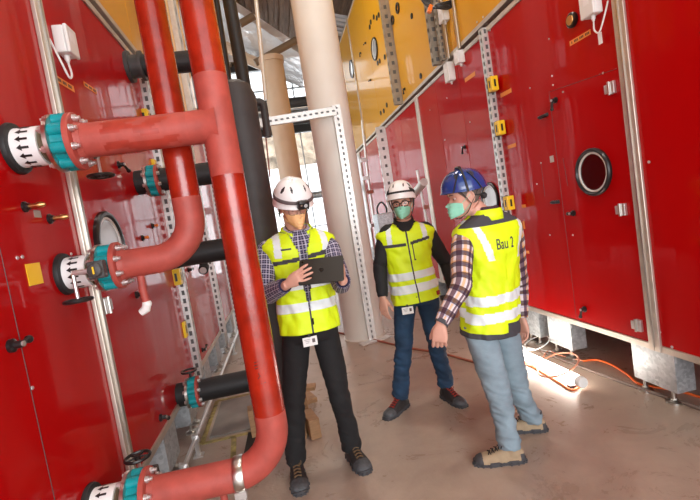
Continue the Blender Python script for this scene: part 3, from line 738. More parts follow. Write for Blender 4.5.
k = MB(); k.tube([(-.28, Y4, 3.0), (-.28, Y4, 1.1)], .06, 20); k.build('branch_drop', 'black', t)
k = MB(); k.lathe((LX, Y4, 3.07), (1, 0, 0), [(0, .12), (.03, .12), (.03, .09), (.1, .09), (.1, .115), (.125, .115), (.125, .1)], 28); k.build('flange', 'darkgrey', t)
k = MB(); k.tube(arc_path([(XK, YK, .44), (XK, YK, .33), (-.28, YK, .28)], .05, 6), .06, 16); k.build('drain_stub', 'black', t)
gb = MB(); gb.cyl((-.85, Y3, .56), (-.85, Y3, .60), .01, 8); w = V((-.85, Y3-.02, .61)); gb.lathe(w, (0, 0, 1), [(0, .06), (.014, .06), (.014, .045), (0, .045)], 24, caps=False); gb.build('handwheel', 'blackpl', t)
o = MB().tube([V((at(226, -60, 4.3).x, 4.3, 7.6)), at(229, 0, 4.3), at(240, 60, 4.3), at(246, 96, 4.3)], [.062]*4, 20).build('insulated_pipe', 'black'); tag(o, 'thin black insulated pipe rising to the ceiling right of the red riser', 'pipe')
o = MB().tube([V((at(213, -20, 4.5).x, 4.5, 7.6)), at(213, -20, 4.5), at(232, 100, 4.5)], .03, 12).build('insulated_pipe', 'blackpl'); tag(o, 'very thin black pipe tucked between red riser and black pipe', 'pipe')
# small lower hanging valve seen under third branch
p = at(204, 268, 3.7); k = MB(); k.cyl(at(203, 258, 3.7), p, .035, 16); k.lathe(p, (0, -1, -.25), [(-.03, .04), (.05, .04), (.06, .03)], 20); o = k.build('drain_valve', 'black'); 
tag(o, 'small black drain valve hanging below the third black branch', 'valve')
MB().lathe(p+V((0, -.062, -.015)), (0, -1, -.25), [(0, .028), (.006, .026)], 18).build('valve_face', 'bolt', o)
# floor conduit on brackets
k = MB(); k.cyl((-.86, 2.2, .14), (-.86, 7.4, .14), .016, 12); o = thing('floor_conduit', (-.86, 4.5, 0), 'thin steel rail running along the floor beside left machine legs', 'conduit'); k.build('tube', 'bolt', o)
for y in (2.9, 3.3, 4.6, 6.0):
    k = MB(); k.box((-.86, y, .07), (.03, .03, .14)); k.box((-.86, y, .14), (.05, .03, .05)); k.box((-.86, y, .005), (.07, .07, .01)); k.build('bracket', 'bolt', o, smooth=False)

# ================================================================== FLOOR THINGS
def on(p, z): return V((p.x, p.y, z))
a, b, c, d = fl(213, 401), fl(246, 370+8), fl(250, 421), fl(205, 434)
a, b, c, d = V((-.82, 4.30, 0)), V((-.42, 4.30, 0)), V((-.42, 3.55, 0)), V((-.82, 3.55, 0))
o = MB().prism([a, b, c, d], (0, 0, .012)).build('floor_plate', 'steelplate', smooth=False, bevel=.002); tag(o, 'worn steel cover plate in the floor behind the bottom pipe bend', 'plate')
k = MB()
for p, q in ((V((-.87, 4.36, 0)), V((-.38, 4.36, 0))), (V((-.38, 4.36, 0)), V((-.38, 3.49, 0))), (V((-.38, 3.49, 0)), V((-.87, 3.49, 0))), (V((-.87, 3.49, 0)), V((-.87, 4.36, 0))), (V((-.62, 3.49, 0)), V((-.56, 2.75, 0)))):
    dd = (q-p).normalized(); ss = V((-dd.y, dd.x, 0))*.02; k.prism([p-ss, q-ss, q+ss, p+ss], (0, 0, .003))
k.build('floor_marking', 'yellowpaint', smooth=False, kind='structure')
o = MB().prism([V((-.50, 3.45, 0)), V((-.40, 3.4, 0)), V((-.38, 2.9, 0)), V((-.52, 2.8, 0))], (0, 0, .03)).build('rubber_mat', 'dirt', smooth=False, bevel=.005); tag(o, 'dirty dark rubber scrap on the floor beside the wooden blocks', 'scrap')
def block(c, dims, rz, label, tilt=0):
    r = Matrix.Rotation(rz, 3, 'Z') @ Matrix.Rotation(tilt, 3, 'Y')
    o = MB().box(V(c)+V((0, 0, dims[2]/2)), dims, 0, r).build('wooden_block', 'wood', smooth=False, bevel=.004)
    return tag(o, label, 'wood', None)
block(fl(257, 437), (.07, .12, .24), .1, 'wooden block partly hidden behind the bend of the front red pipe')
block(fl(303, 436), (.07, .10, .22), -.15, 'wooden block standing behind the black trouser leg, left of pair')
block(fl(313, 433), (.08, .22, .15), .2, 'wooden block behind the black trouser leg, right of pair')
o = MB().box((-.02, 3.62, .22), (.22, .10, .03), 0, Matrix.Rotation(-.2, 3, 'Z')); o.box((-.02, 3.62, .11), (.04, .08, .22)); o = o.build('wooden_trestle', 'wood', smooth=False, bevel=.003); tag(o, 'low wooden trestle board behind the black trousers', 'wood')
o = MB().box((-.15, 4.0, .02), (.35, .5, .04), 0, Matrix.Rotation(.3, 3, 'Z')).build('wooden_board', 'wood', smooth=False); tag(o, 'thin wooden board lying flat behind the red pipe foot', 'wood')

def floor_cable(pts, r, m, label, z=0, name='cable'):
    P = crom([V((p[0], p[1], (p[2] if len(p) > 2 else 0)+r+z)) for p in pts], 10)
    o = MB().tube(P, r, 10).build(name, m); tag(o, label, 'cable'); return o
F = lambda x, y: (fl(x, y).x, fl(x, y).y)
floor_cable([(.35, 6.9), (.5, 6.2), F(352, 336), F(375, 341), F(410, 349), F(440, 354), F(470, 362), F(505, 372)], .012, 'cablebr', 'brown red cable crossing the floor behind the standing workers')
floor_cable([(2.2, 5.2), F(500, 335), F(530, 348), F(580, 368), F(640, 390), (2.47, 2.3), (2.5, 1.4), (2.5, -.2), (2.6, -1.5)], .012, 'rope', 'dark grey rope stretched along the floor under the right machines')
floor_cable([F(583, 362), F(597, 361), F(612, 366), F(628, 376), F(642, 386), (2.6, 2.5), (2.62, 1.8), (2.6, .6), (2.7, -1.5)], .009, 'cableor', 'bright orange cable on the floor passing behind the galvanised leg')
def coil(cx, cy, rx, ry, n, rot, ph=0, h=.02):
    out = []
    for i in range(n*12):
        t_ = 2*PI*i/12+ph; k_ = 1-.06*(i/12); x, y = rx*k_*math.cos(t_), ry*k_*math.sin(t_)
        out.append((cx+x*math.cos(rot)-y*math.sin(rot), cy+x*math.sin(rot)+y*math.cos(rot), h*abs(math.sin(t_*1.3))+.02*(i/12)))
    return out
def loop(px, py, rx, ry, n, a0=0, z0=.0, z1=.1):
    out = []
    for i in range(n*14+1):
        t_ = a0+2*PI*i/14; p = F(px+rx*(1-.05*i/14)*math.cos(t_), py+ry*math.sin(t_)); out.append((p[0], p[1], z0+(z1-z0)*(.5+.5*math.sin(t_*1.0+1))))
    return out
floor_cable([F(519, 362), F(528, 366)]+loop(559, 375, 22, 15, 1, 3.6, .03, .13)+[F(548, 352), F(560, 356), F(585, 362)], .007, 'cablepk', 'salmon pink cable lying in one wide loop over the tip of the tube lamp')
floor_cable([F(520, 343)]+loop(538, 350, 13, 9, 1, 3.0, .02, .11)+[F(552, 352), F(562, 349)], .006, 'whitepl', 'thin white cable looped on the floor behind the tube lamp')
floor_cable([F(522, 362), F(540, 372), F(558, 383), F(572, 391), F(582, 386)], .008, 'cableor', 'short orange cable end beside the tip of the tube lamp', z=.002)
# tube lamp on the floor
a, b = fl(581, 382, .07), fl(508, 347.5, .07); b = a + (b-a)*1.35
t = thing('tube_lamp', ((a+b)/2)-V((0, 0, .075)), 'glowing white tube work lamp lying on the floor by the right machines', 'lamp')
MB().cyl(a, b, .042, 24).build('diffuser', emit('lit tube diffuser', (1, .93, .84), TUBE_E), t)
k = MB(); k.lathe(a, b-a, [(-.03, .02), (-.026, .040), (0, .045), (.02, .045)], 24); k.build('end_cap', 'whitepl', t)
k = MB(); k.lathe(b, b-a, [(-.02, .045), (.0, .045), (.026, .04), (.03, .02)], 24); k.build('end_cap', 'orangepl', t)
for q_ in (.06, .94): y = a.lerp(b, q_); MB().bb((y.x-.05, y.y-.02, 0), (y.x+.05, y.y+.02, .025)).build('cradle', 'blackpl', t, smooth=False)
# cables bundled on the yellow wall
k = MB()
for i in range(5):
    k.tube(crom([at(414+i*2, -20, 4.9), at(424+i*2, 3+i, 4.9), at(438, 8-i, 4.8), at(452+i, 6-i*2, 4.8), at(458+i, -20, 4.8)], 8), .012, 8)
o = k.build('cable_bundle', 'blackpl', kind='stuff'); tag(o, 'bundle of black cables draped across the struts on the yellow wall', 'cables')
o = MB().box(at(430, 9, 4.85), (.05, .05, .09), 0, Matrix.Rotation(.5, 3, 'Y')).build('cable_connector', 'orangepl', smooth=False, bevel=.01); tag(o, 'orange plug among the black cables high on the yellow wall', 'plug')
# fittings dangling at far centre behind the white helmets
o = MB().tube([at(362, 120, 9.5), at(368, 175, 9.5), at(378, 250, 9.5), at(386, 300, 9.5)], .03, 10).build('sensor_pole', 'strut'); tag(o, 'thin grey pole with small fittings beyond the cream column', 'pole')
for (x, y) in ((364, 160), (366, 178), (370, 192), (374, 225)):
    MB().box(at(x, y, 9.44), (.16, .08, .08)).build('fitting', 'bolt' if y != 192 else 'cablebr', o, smooth=False)
o = MB().tube([at(417, 170, 6.3), at(428, 228, 6.3)], .02, 8).build('sensor_pole', 'strut'); tag(o, 'thin pale rod beside the post between the two white and blue helmets', 'pole')
MB().box(at(426, 207, 6.25), (.07, .05, .06)).build('fitting', 'cablebr', o, smooth=False)
p0, p1 = at(411, 198, 6.6), at(424, 182, 6.0)
o = MB().tube([p0, p1], .06, 16).build('wall_tube', 'strut'); tag(o, 'short white tube sticking out of red wall behind the glasses wearer', 'tube')
# pump box behind second person's shoulder
p = at(385, 228, 8.4); t = thing('pump_unit', V((p.x, p.y, 0)), 'grey pump box on a stand behind the shoulder of the glasses wearer', 'pump')
MB().box(p, (.34, .4, .6)).build('housing', 'galv', t, smooth=False, bevel=.03); MB().cyl(V((p.x-.12, p.y, 0)), V((p.x-.12, p.y, p.z-.3)), .04, 12).build('leg', 'galv', t); MB().cyl(V((p.x+.12, p.y, 0)), V((p.x+.12, p.y, p.z-.3)), .04, 12).build('leg', 'galv', t)
k = MB(); k.tube(crom([p+V((-.1, 0, .28)), p+V((-.1, 0, .42)), p+V((0, 0, .52)), p+V((.08, 0, .42)), p+V((.08, 0, .28))], 6), .018, 10); k.build('hose', 'blackpl', t)
# ================================================================== PEOPLE
def plaid(name, base, lines, scale):
    "woven check: base colour with bands (axis, period, offset, width, colour, amount)"
    m, nt, b = new_mat(name)
    uv = node(nt, 'ShaderNodeUVMap'); uv.uv_map = 'UVMap'; sp = node(nt, 'ShaderNodeSeparateXYZ'); nt.links.new(uv.outputs[0], sp.inputs[0])
    prev = None
    for ax, per, off, wd, c, am in lines:
        a = node(nt, 'ShaderNodeMath', operation='ADD'); a.inputs[1].default_value = off; nt.links.new(sp.outputs[ax], a.inputs[0])
        p = node(nt, 'ShaderNodeMath', operation='PINGPONG'); p.inputs[1].default_value = per/2; nt.links.new(a.outputs[0], p.inputs[0])
        g = node(nt, 'ShaderNodeMath', operation='LESS_THAN'); g.inputs[1].default_value = wd/2; nt.links.new(p.outputs[0], g.inputs[0])
        k = node(nt, 'ShaderNodeMath', operation='MULTIPLY'); k.inputs[1].default_value = am; nt.links.new(g.outputs[0], k.inputs[0])
        mx = node(nt, 'ShaderNodeMix', data_type='RGBA'); nt.links.new(k.outputs[0], mx.inputs[0])
        if prev is None: mx.inputs[6].default_value = (*hexc(base), 1)
        else: nt.links.new(prev, mx.inputs[6])
        mx.inputs[7].default_value = (*hexc(c), 1); prev = mx.outputs[2]
    nt.links.new(prev, b.inputs['Base Color']); b.inputs['Roughness'].default_value = .85
    return m
M['plaid1'] = plaid('navy white check cotton', '1c1838', [(0, .030, 0, .007, 'dcd8ea', .52), (1, .030, 0, .007, 'dcd8ea', .52), (0, .030, .015, .004, 'b8b0d0', .35), (1, .030, .015, .004, 'b8b0d0', .35)], 1)
M['plaid3'] = plaid('plum orange white check cotton', 'd9cfd2', [(0, .075, .0375, .016, 'd89a2c', .6), (1, .075, .0375, .016, 'd89a2c', .6), (0, .075, .02, .007, '9ba6cc', .6), (1, .075, .02, .007, '9ba6cc', .6), (0, .070, 0, .031, '4a1832', .85), (1, .070, 0, .031, '2c1028', .82)], 1)
M['hivis'] = mat('fluorescent yellow polyester', (.70, .92, .006), .6, var=.05, vscale=4, bump=.004, bscale=14)
M['silver'] = mat('reflective silver tape', (.74, .82, .84), .5, metal=.0, bump=.002, bscale=20)
M['charcoal'] = mat('charcoal vest cloth', (.055, .055, .065), .8, bump=.002, bscale=30)
M['blackcloth'] = mat('black softshell cloth', (.012, .012, .014), .8, bump=.003, bscale=18)
M['blacktrouser'] = mat('black work trouser cloth', (.008, .008, .009), .85, bump=.005, bscale=14, stretch=(1, 1, 1.6))
M['navyjean'] = mat('dark indigo denim', (.012, .04, .085), .85, var=.35, vscale=7, bump=.005, bscale=15, stretch=(1, 1, 1.5))
M['lightjean'] = mat('pale blue washed denim', (.22, .30, .35), .9, var=.22, vscale=6, bump=.005, bscale=14, stretch=(1, 1, 1.5))
M['skin'] = mat('skin', (.62, .33, .24), .5, var=.08, vscale=12)
M['skinpink'] = mat('pink skin', (.66, .36, .27), .5, var=.08, vscale=12)
M['hairgrey'] = mat('grey brown hair', (.14, .11, .09), .7, var=.3, vscale=90)
M['maskgreen'] = mat('green surgical mask', (.30, .74, .56), .75)
M['maskorange'] = mat('cream orange surgical mask', (.95, .56, .26), .75)
M['helmetwhite'] = mat('white helmet shell', (.88, .88, .87), .35, coat=.3)
M['helmetblue'] = mat('blue helmet shell', (.008, .045, .22), .22, coat=.8)
M['helmetdark'] = mat('dark helmet vents', (.02, .02, .025), .5)
M['strap'] = mat('grey black webbing', (.03, .03, .03), .7)
M['greystrap'] = mat('taupe headlamp band', (.13, .10, .10), .7)
M['eyewhite'] = mat('eye white', (.55, .5, .47), .65)
M['iris'] = mat('dark iris', (.03, .02, .015), .5)
M['brow'] = mat('brow hair', (.07, .045, .03), .8)
M['toecap'] = mat('scuffed blue grey toe cap', (.06, .065, .072), .55, var=.3, vscale=60)
M['boot'] = mat('black boot leather', (.02, .018, .018), .6, bump=.001, bscale=60)
M['sole'] = mat('grey black boot sole', (.05, .05, .055), .7)
M['bootbeige'] = mat('beige suede', (.36, .27, .17), .85, var=.12, vscale=20)
M['lacebrown'] = mat('brown boot lace', (.14, .085, .04), .8)
M['lacered'] = mat('red boot lace', (.32, .03, .02), .8)
M['laceblack'] = mat('black boot lace', (.015, .015, .015), .8)
M['tablet'] = mat('dark tablet back', (.012, .011, .009), .4)
M['tabletlogo'] = mat('black mirror mark', (.004, .004, .004), .2)

def basis(yaw, pitch=0, roll=0):
    "local x right hand side of the wearer, y facing, z up; yaw 0 faces +Y, positive turns left"
    return Matrix.Rotation(math.radians(yaw), 3, 'Z') @ Matrix.Rotation(math.radians(pitch), 3, 'X') @ Matrix.Rotation(math.radians(roll), 3, 'Y')
def interp(tab, s):
    if s <= tab[0][0]: return tab[0][1:]
    for a, b in zip(tab, tab[1:]):
        if s <= b[0]:
            t = (s-a[0])/(b[0]-a[0]); t = t*t*(3-2*t)*.5 + t*.5
            return tuple(p+(q-p)*t for p, q in zip(a[1:], b[1:]))
    return tab[-1][1:]
def remesh(mb, name, mats, parent, vox, smooth_it=2, org=None, disp=None, mfn=None):
    o = mb.build('tmp', 'skin', None, fix=True)
    md = o.modifiers.new('r', 'REMESH'); md.mode = 'VOXEL'; md.voxel_size = vox
    if smooth_it:
        ms = o.modifiers.new('s', 'SMOOTH'); ms.iterations = smooth_it; ms.factor = .5
    dg = bpy.context.evaluated_depsgraph_get(); me = bpy.data.meshes.new_from_object(o.evaluated_get(dg)); me.name = name
    loc = o.location.copy(); old = o.data; bpy.data.objects.remove(o); bpy.data.meshes.remove(old)
    me.materials.clear()
    for mm in (mats if isinstance(mats, (list, tuple)) else [mats]): me.materials.append(M[mm])
    if disp:
        nn = [V(v.normal) for v in me.vertices]
        for v, n_ in zip(me.vertices, nn): v.co += n_*disp(v.co+loc)
    if mfn:
        for p in me.polygons: p.material_index = mfn(p.center+loc)
    me.shade_smooth()
    o = bpy.data.objects.new(name, me); COL.objects.link(o); o.parent = parent; o.location = loc - WORLD[parent.name]; WORLD[o.name] = loc
    return o

# ---- head
HW = [(-.118, .012), (-.112, .030), (-.095, .046), (-.07, .057), (-.04, .065), (0, .072), (.03, .076), (.06, .077), (.085, .069), (.105, .050), (.118, .026), (.124, .004)]
HF = [(-.118, .070), (-.112, .080), (-.095, .089), (-.07, .089), (-.04, .089), (0, .086), (.03, .094), (.06, .089), (.085, .072), (.105, .048), (.118, .024), (.124, .004)]
HB = [(-.118, -.03), (-.112, -.028), (-.095, -.01), (-.07, .03), (-.04, .065), (0, .09), (.03, .101), (.06, .100), (.085, .083), (.105, .056), (.118, .03), (.124, .004)]
def headpt(th, z, off=0):
    "th 0 front, +90 wearer's right"
    w, f, b = interp(HW, z)[0]+off, interp(HF, z)[0]+off, interp(HB, z)[0]+off
    c, s = math.cos(th), math.sin(th)
    x = w*math.copysign(abs(s)**.92, s); y = f*abs(c)**.9 if c > 0 else -b*abs(c)
    if c > 0:
        g = lambda x0, z0, sx, sz: math.exp(-((x-x0)/sx)**2-((z-z0)/sz)**2)
        y += .024*g(0, -.036, .012, .014)+.015*g(0, -.015, .009, .02)+.005*g(0, -.04, .022, .009)
        y -= .012*(g(.031, 0, .016, .012)+g(-.031, 0, .016, .012))
        y += .005*(g(.03, .022, .022, .008)+g(-.03, .022, .022, .008))
        y += .006*g(0, -.066, .022, .006)+.004*g(0, -.076, .018, .006)-.004*g(0, -.071, .02, .003)
        y += .004*g(0, -.1, .018, .012)
    return V((x, y, z))
def head_mb(mb, C, B):
    zs = [-.118+.242*i/56 for i in range(57)]
    P = [[C + B @ headpt(2*PI*k/72, z) for k in range(72)] for z in zs]
    mb.grid(P, 0, cap0=True, cap1=True)
    for sx in (-1, 1):   # ears
        c = C + B @ V((sx*.074, -.012, -.012)); r = B @ Matrix.Rotation(sx*.35, 3, 'Z')
        pts = [c + r @ V((sx*.006, .02*math.cos(a)*(1.0), .031*math.sin(a)-.002*math.cos(a))) for a in [2*PI*q/20 for q in range(21)]]
        mb.tube(pts, .0055, 8, caps=False); mb.ball(c, 1, 14, sc=(.008, .018, .028), rot=r)
def patch(th0, th1, z0, z1, nt_, nz, fn, C, B, edge=None):
    P = []
    for i in range(nz+1):
        z = z0+(z1-z0)*i/nz; row = []
        for j in range(nt_+1):
            th = th0+(th1-th0)*j/nt_; row.append(C + B @ fn(th, z, i/nz, j/nt_))
        P.append(row)
    return P
def mask(t, C, B, m, pleat=True):
    def fn(th, z, a, b):
        e = abs(b-.5)*2; zz = -.112+(.112-.018)*a; zc = -.062; zz = zc+(zz-zc)*(1-.42*e**2.2)
        p = headpt(th, zz, .004); bulge = (1-e**2)*math.sin(PI*min(1, max(0, a)))**.6
        # mask drapes straight over nose tip and chin
        y = max(p.y, .0) ; tgt = .104+.012*math.sin(PI*a)
        hf = interp(HF, zz)[0]+.004; ys = hf*abs(math.cos(th))**.9; kk = max(0, 1-(e/.7)**2); y = max(p.y if e > .5 else 0, ys + (max(0, .113-hf*.98-.010*a)+.010*math.sin(PI*a))*kk)
        y = max(y, p.y+.002)
        if pleat: y += .0018*math.cos(a*PI*9)*(1-e)
        return V((p.x*1.0, y, zz))
    mb = MB().grid(patch(math.radians(-68), math.radians(68), 0, 1, 40, 34, lambda th, z, a, b: fn(th, z, a, b), C, B), 0, closed=False)
    o = mb.build('face_mask', m, t, angle=80, solid=.002)
    for sx in (-1, 1):
        k = MB()
        for zz, ze in ((-.033, .01), (-.088, -.035)):
            p0 = headpt(sx*math.radians(66), zz, .004); p1 = V((sx*.079, -.018, ze)); k.tube(crom([C+B@p0, C+B@(p0.lerp(p1, .5)+V((sx*.006, 0, 0))), C+B@p1], 5), .0016, 6)
        k.tube(crom([C+B@V((sx*.079, -.018, .01)), C+B@V((sx*.077, -.036, -.01)), C+B@V((sx*.079, -.018, -.035))], 5), .0016, 6)
        k.build('ear_loop', m, o)
    return o
def hair(t, C, B, m, z0=-.055, off=.005):
    rows = []; 
    def zlow(th):
        a = abs(math.degrees(th)); return .035 if a < 55 else (.035-(a-55)/25*.05 if a < 80 else (-.015 if a < 95 else (.0-.0 if a < 110 else z0)))
    N = 96; P = []
    for i in range(30):
        q = i/29; row = []
        for k in range(N):
            th = -PI+2*PI*k/N; zl = zlow(th); z = zl+(.122-zl)*q
            row.append(C + B @ headpt(th, z, off*min(1, q*6+.2)+.0012*noise.noise(V((th*18, z*60, 0)))))
        P.append(row)
    return MB().grid(P, 0, cap1=True).build('hair', m, t, angle=80)
def eyes(t, C, B, skin='skin', lid=12):
    for sx in (-1, 1):
        c = C + B @ V((sx*.031, .0665, .0))
        e = MB().ball(c, .0125, 18).build('eye', 'eyewhite', t)
        MB().ball(c + B @ V((0, .0062, -.001)), .0075, 14).build('iris', 'iris', e)
        rows = []
        for i in range(9):
            el = math.radians(lid + (95-lid)*i/8); rows.append([c + B @ V((.0134*math.cos(el)*math.sin(a_), .0134*math.cos(el)*math.cos(a_), .0134*math.sin(el))) for a_ in [math.radians(-85+170*j/14) for j in range(15)]])
        MB().grid(rows, 0, closed=False).build('eyelid', skin, e, angle=80)
        rows = []
        for i in range(6):
            el = math.radians(-95+(95-20)*i/5); rows.append([c + B @ V((.0133*math.cos(el)*math.sin(a_), .0133*math.cos(el)*math.cos(a_), .0133*math.sin(el))) for a_ in [math.radians(-85+170*j/14) for j in range(15)]])
        MB().grid(rows, 0, closed=False).build('eyelid', skin, e, angle=80)
        pts = [C + B @ (headpt(math.radians(a)*sx, .021+.004*math.sin((a-8)/30*PI), .0015)) for a in (8, 14, 20, 26, 32, 38)]
        MB().tube(pts, [.0015, .0028, .003, .003, .0022, .001], 8).build('eyebrow', 'brow', t)
def helmet(t, C, B, shell, kind, lamp=False, k_=1.0):
    B0 = B; B = B @ Matrix.Scale(k_, 3)
    "kind 'white' or 'blue'"
    def hp(th, q, off=0):
        # q 0 rim .. 1 crown
        a, f, b, h = .110, .132, .138, (.128 if kind == 'white' else .116)
        ph = q*PI/2; c, s = math.cos(th), math.sin(th)
        rr = math.cos(ph)**.82; x = (a+off)*rr*s; y = ((f if c > 0 else b)+off)*rr*c
        zr = .038 - .022*(1-abs(c))*(1-q)**3 - (.02 if c < 0 else 0)*abs(c)*(1-q)**3
        z = zr + (h+off-.0)*math.sin(ph)**1.0
        if q < .06: # flared rim
            k_ = (1-q/.06); x *= 1+.035*k_; y *= 1+(.07 if c > 0 else .03)*k_
        # ridges
        z += .004*math.cos(th*2)**2*math.sin(ph)*q
        return V((x, y, z))
    N = 120; R = 60
    def mf(a, b):
        th = math.degrees(2*PI*(b+.5)/N); th = th if th <= 180 else th-360; q = a/R; at_ = abs(th)
        for (t0, w0, q0, q1, sl) in ((28, 5, .42, .62, 40), (62, 6, .38, .6, -25), (118, 7, .38, .6, 25), (152, 5, .42, .62, -40)):
            if abs(at_-(t0+(q-.5)*sl)) < w0*(1-abs((q-(q0+q1)/2)/(q1-q0)*2)*.5) and q0 < q < q1: return 1
        return 0
    P = [[C + B @ hp(2*PI*k/N, i/R) for k in range(N)] for i in range(R+1)]
    o = MB().grid(P, 0, mf=mf, cap1=True).build('helmet', [shell, 'helmetdark'], t, angle=80, solid=.004)
    # strap band
    bandm = 'greystrap' if kind == 'white' else 'strap'
    k = MB(); pts = []
    if lamp:
        for q_ in (.0, .012, -.012): pass
        rows = [[C + B @ hp(2*PI*j/72, qq+.05*math.cos(2*PI*j/72-PI), .004) for j in range(72)] for qq in (.17, .20, .23, .26)]
        MB().grid(rows, 0).build('headlamp_band', bandm, o, angle=80, solid=.003)
        c = hp(0, .14, .012); k = MB(); r = B
        k.box(C + B @ (c+V((0, .010, 0))), (.064, .034, .046), 0, B); hl = k.build('headlamp', 'blackpl', o, bevel=.008)
        MB().lathe(C + B @ (c+V((-.008, .025, 0))), B @ V((0, 1, 0)), [(.002, .011), (.006, .011), (.007, .009)], 18).build('lamp_lens', 'portglasslit', hl)
        MB().lathe(C + B @ (c+V((.016, .025, .004))), B @ V((0, 1, 0)), [(0, .006), (.004, .006)], 12).build('lamp_button', 'steel', hl)
    else:
        if kind == 'white':
            rows = [[C + B @ hp(math.radians(-100+200*j/60), qq, .003) for j in range(61)] for qq in (.20, .235, .27)]
            MB().grid(rows, 0, closed=False).build('headlamp_band', 'strap', o, angle=80, solid=.003)
            for sx in (-1, 1):
                rows = [[C + B @ hp(sx*math.radians(50+28*j/10), qq+.0-.12*j/10, .005) for j in range(11)] for qq in (.27, .33, .39)]
                MB().grid(rows, 0, closed=False).build('side_clip', 'strap', o, angle=80, solid=.003)
        else:
            for a0 in (0, 35, -35):
                pts = [C + B @ hp(math.radians(88 + a0*(1-q)), q, .003) for q in [i/14*.98 for i in range(15)]]
                pts2 = [C + B @ hp(math.radians(-88 - a0*(1-q)), q, .003) for q in [i/14*.98 for i in range(15)]]
                for pp in ((pts, pts2) if a0 == 0 else (pts[:9], pts2[:9])): MB().tube(pp, .007, 8, sy=.5).build('strap', 'strap', o)
            MB().ball(C + B @ hp(PI/2, .97, .006), .016, 12, sc=(1.4, 1, .7)).build('strap_buckle', 'blackpl', o)
    # side adjuster and chin straps
    for sx in (-1, 1):
        k = MB()
        e = V((sx*.080, -.005, -.055)); j = V((sx*.052, .055, -.118))
        for st in (V((sx*.093, .045, .03)), V((sx*.088, -.062, .02))):
            k.tube(crom([C+B@st, C+B@(st.lerp(e, .6)+V((sx*.004, 0, 0))), C+B@e], 5), .0045, 8, sy=.4)
        k.tube(crom([C+B@e, C+B@V((sx*.066, .02, -.095)), C+B@j, C+B@V((sx*.02, .075, -.128))], 5), .0045, 8, sy=.5)
        k.build('chin_strap', 'strap', o)
    k = MB(); k.tube(crom([C+B@V((sx*.078*math.sin(a), -.105*math.cos(a)-.0, -.005-.02*math.cos(a))) for sx, a in ((-1, 1.3), (-1, .7), (0, 0), (1, .7), (1, 1.3))], 5), .009, 8, sy=.5); k.ball(C+B@V((0, -.108, -.03)), .02, 12)
    k.build('nape_adjuster', 'blackpl' if kind != 'blue' else 'strap', o)
    return o
def glasses(t, C, B, m, r):
    k = MB()
    for sx in (-1, 1):
        c = V((sx*.033, .097, -.002)); w, h = .027, .019
        pts = [C + B @ (c+V((w*math.copysign(abs(math.cos(a))**.6, math.cos(a)), -.010*abs(math.cos(a))*(math.cos(a)*sx > 0), h*math.copysign(abs(math.sin(a))**.7, math.sin(a))))) for a in [2*PI*q/28 for q in range(29)]]
        k.tube(pts, r, 8, caps=False)
        k.tube([C+B@V((sx*.060, .088, .006)), C+B@V((sx*.074, .05, .006)), C+B@V((sx*.080, -.01, .002))], r*1.1, 8)
    k.tube([C+B@V((-.007, .100, .002)), C+B@V((0, .102, .005)), C+B@V((.007, .100, .002))], r, 8)
    o = k.build('glasses', m, t)
    g = MB()
    for sx in (-1, 1):
        c = V((sx*.033, .096, -.002)); g = MB()
        g.quad([C+B@(c+V((.024*math.cos(a), -.006*abs(math.cos(a))*(math.cos(a)*sx > 0), .017*math.sin(a)))) for a in [2*PI*q/20 for q in range(20)]])
        g.build('lens', 'glass', o, fix=False)

# ---- hand: local x fingers, y thumb side, z back of the hand
def hand_mb(mb, W, B, curl=(20, 25, 28, 30), thumb=(35, 20), side=1, scale=1.0, spread=3, thumb_dir=(.82, .48, -.34)):
    "side +1: thumb at local +y, -1 mirrored"
    T = lambda p: W + B @ V((p[0]*scale, p[1]*scale*side, p[2]*scale))
    rows = []
    for x, w, h, yo in ((-.03, .026, .020, 0), (0, .027, .018, 0), (.02, .033, .018, .001), (.045, .040, .017, .001), (.07, .043, .015, 0), (.09, .042, .012, 0), (.099, .036, .008, 0)):
        rows.append([T((x, yo+w*math.copysign(abs(math.cos(a))**.75, math.cos(a)), h*math.copysign(abs(math.sin(a))**.8, math.sin(a)))) for a in [2*PI*q/20 for q in range(20)]])
    mb.grid(rows, 0, cap0=True, cap1=True)
    for i, (y, L, r) in enumerate(((.031, (.040, .025, .019), .0088), (.0105, (.044, .028, .020), .0090), (-.0105, (.041, .026, .019), .0086), (-.031, (.032, .020, .017), .0076))):
        p = V((.072, y, -.001)); ang = math.radians(curl[i]); a = 0; pts = [p.copy()]; rad = [r*1.1]
        yaw = math.radians(spread)*(1.5-i)
        p = V((.094, y*1.02, .0)); pts.append(p.copy()); rad.append(r*1.1)
        for j, seg in enumerate(L):
            a += ang*(.9 if j == 0 else (1.1 if j == 1 else .7))
            d = V((math.cos(a)*math.cos(yaw), math.sin(yaw)*math.cos(a), -math.sin(a)))
            pts.append(p + d*seg*.5); rad.append(r*(.96-.06*j)); p = p + d*seg; pts.append(p.copy()); rad.append(r*((.99, .93, .62)[j]))
        mb.tube([T(q) for q in pts], [q*scale for q in rad], 12)
        mb.ball(T(pts[-1]), r*.66*scale, 10)
    p = V((.012, .018, -.006)); d = V(thumb_dir).normalized(); pts = [p.copy(), p+d*.025]; rad = [.014, .0145]
    p = p + d*.045; pts.append(p.copy()); rad.append(.0115)
    for j, seg in enumerate((.034, .027)):
        ax = V((0, 0, 1)).cross(d).normalized(); d = (Matrix.Rotation(-math.radians(thumb[j]), 3, V((0, 0, 1))) @ d).normalized()
        pts.append(p+d*seg*.5); rad.append(.0098-.001*j); p = p+d*seg; pts.append(p.copy()); rad.append((.0102, .0068)[j])
    mb.tube([T(q) for q in pts], [q*scale for q in rad], 12); mb.ball(T(pts[-1]), .007*scale, 10)
def hand_basis(d, n):
    x = V(d).normalized(); z = V(n); z = (z - x*z.dot(x)).normalized(); y = z.cross(x)
    return Matrix((x, y, z)).transposed()

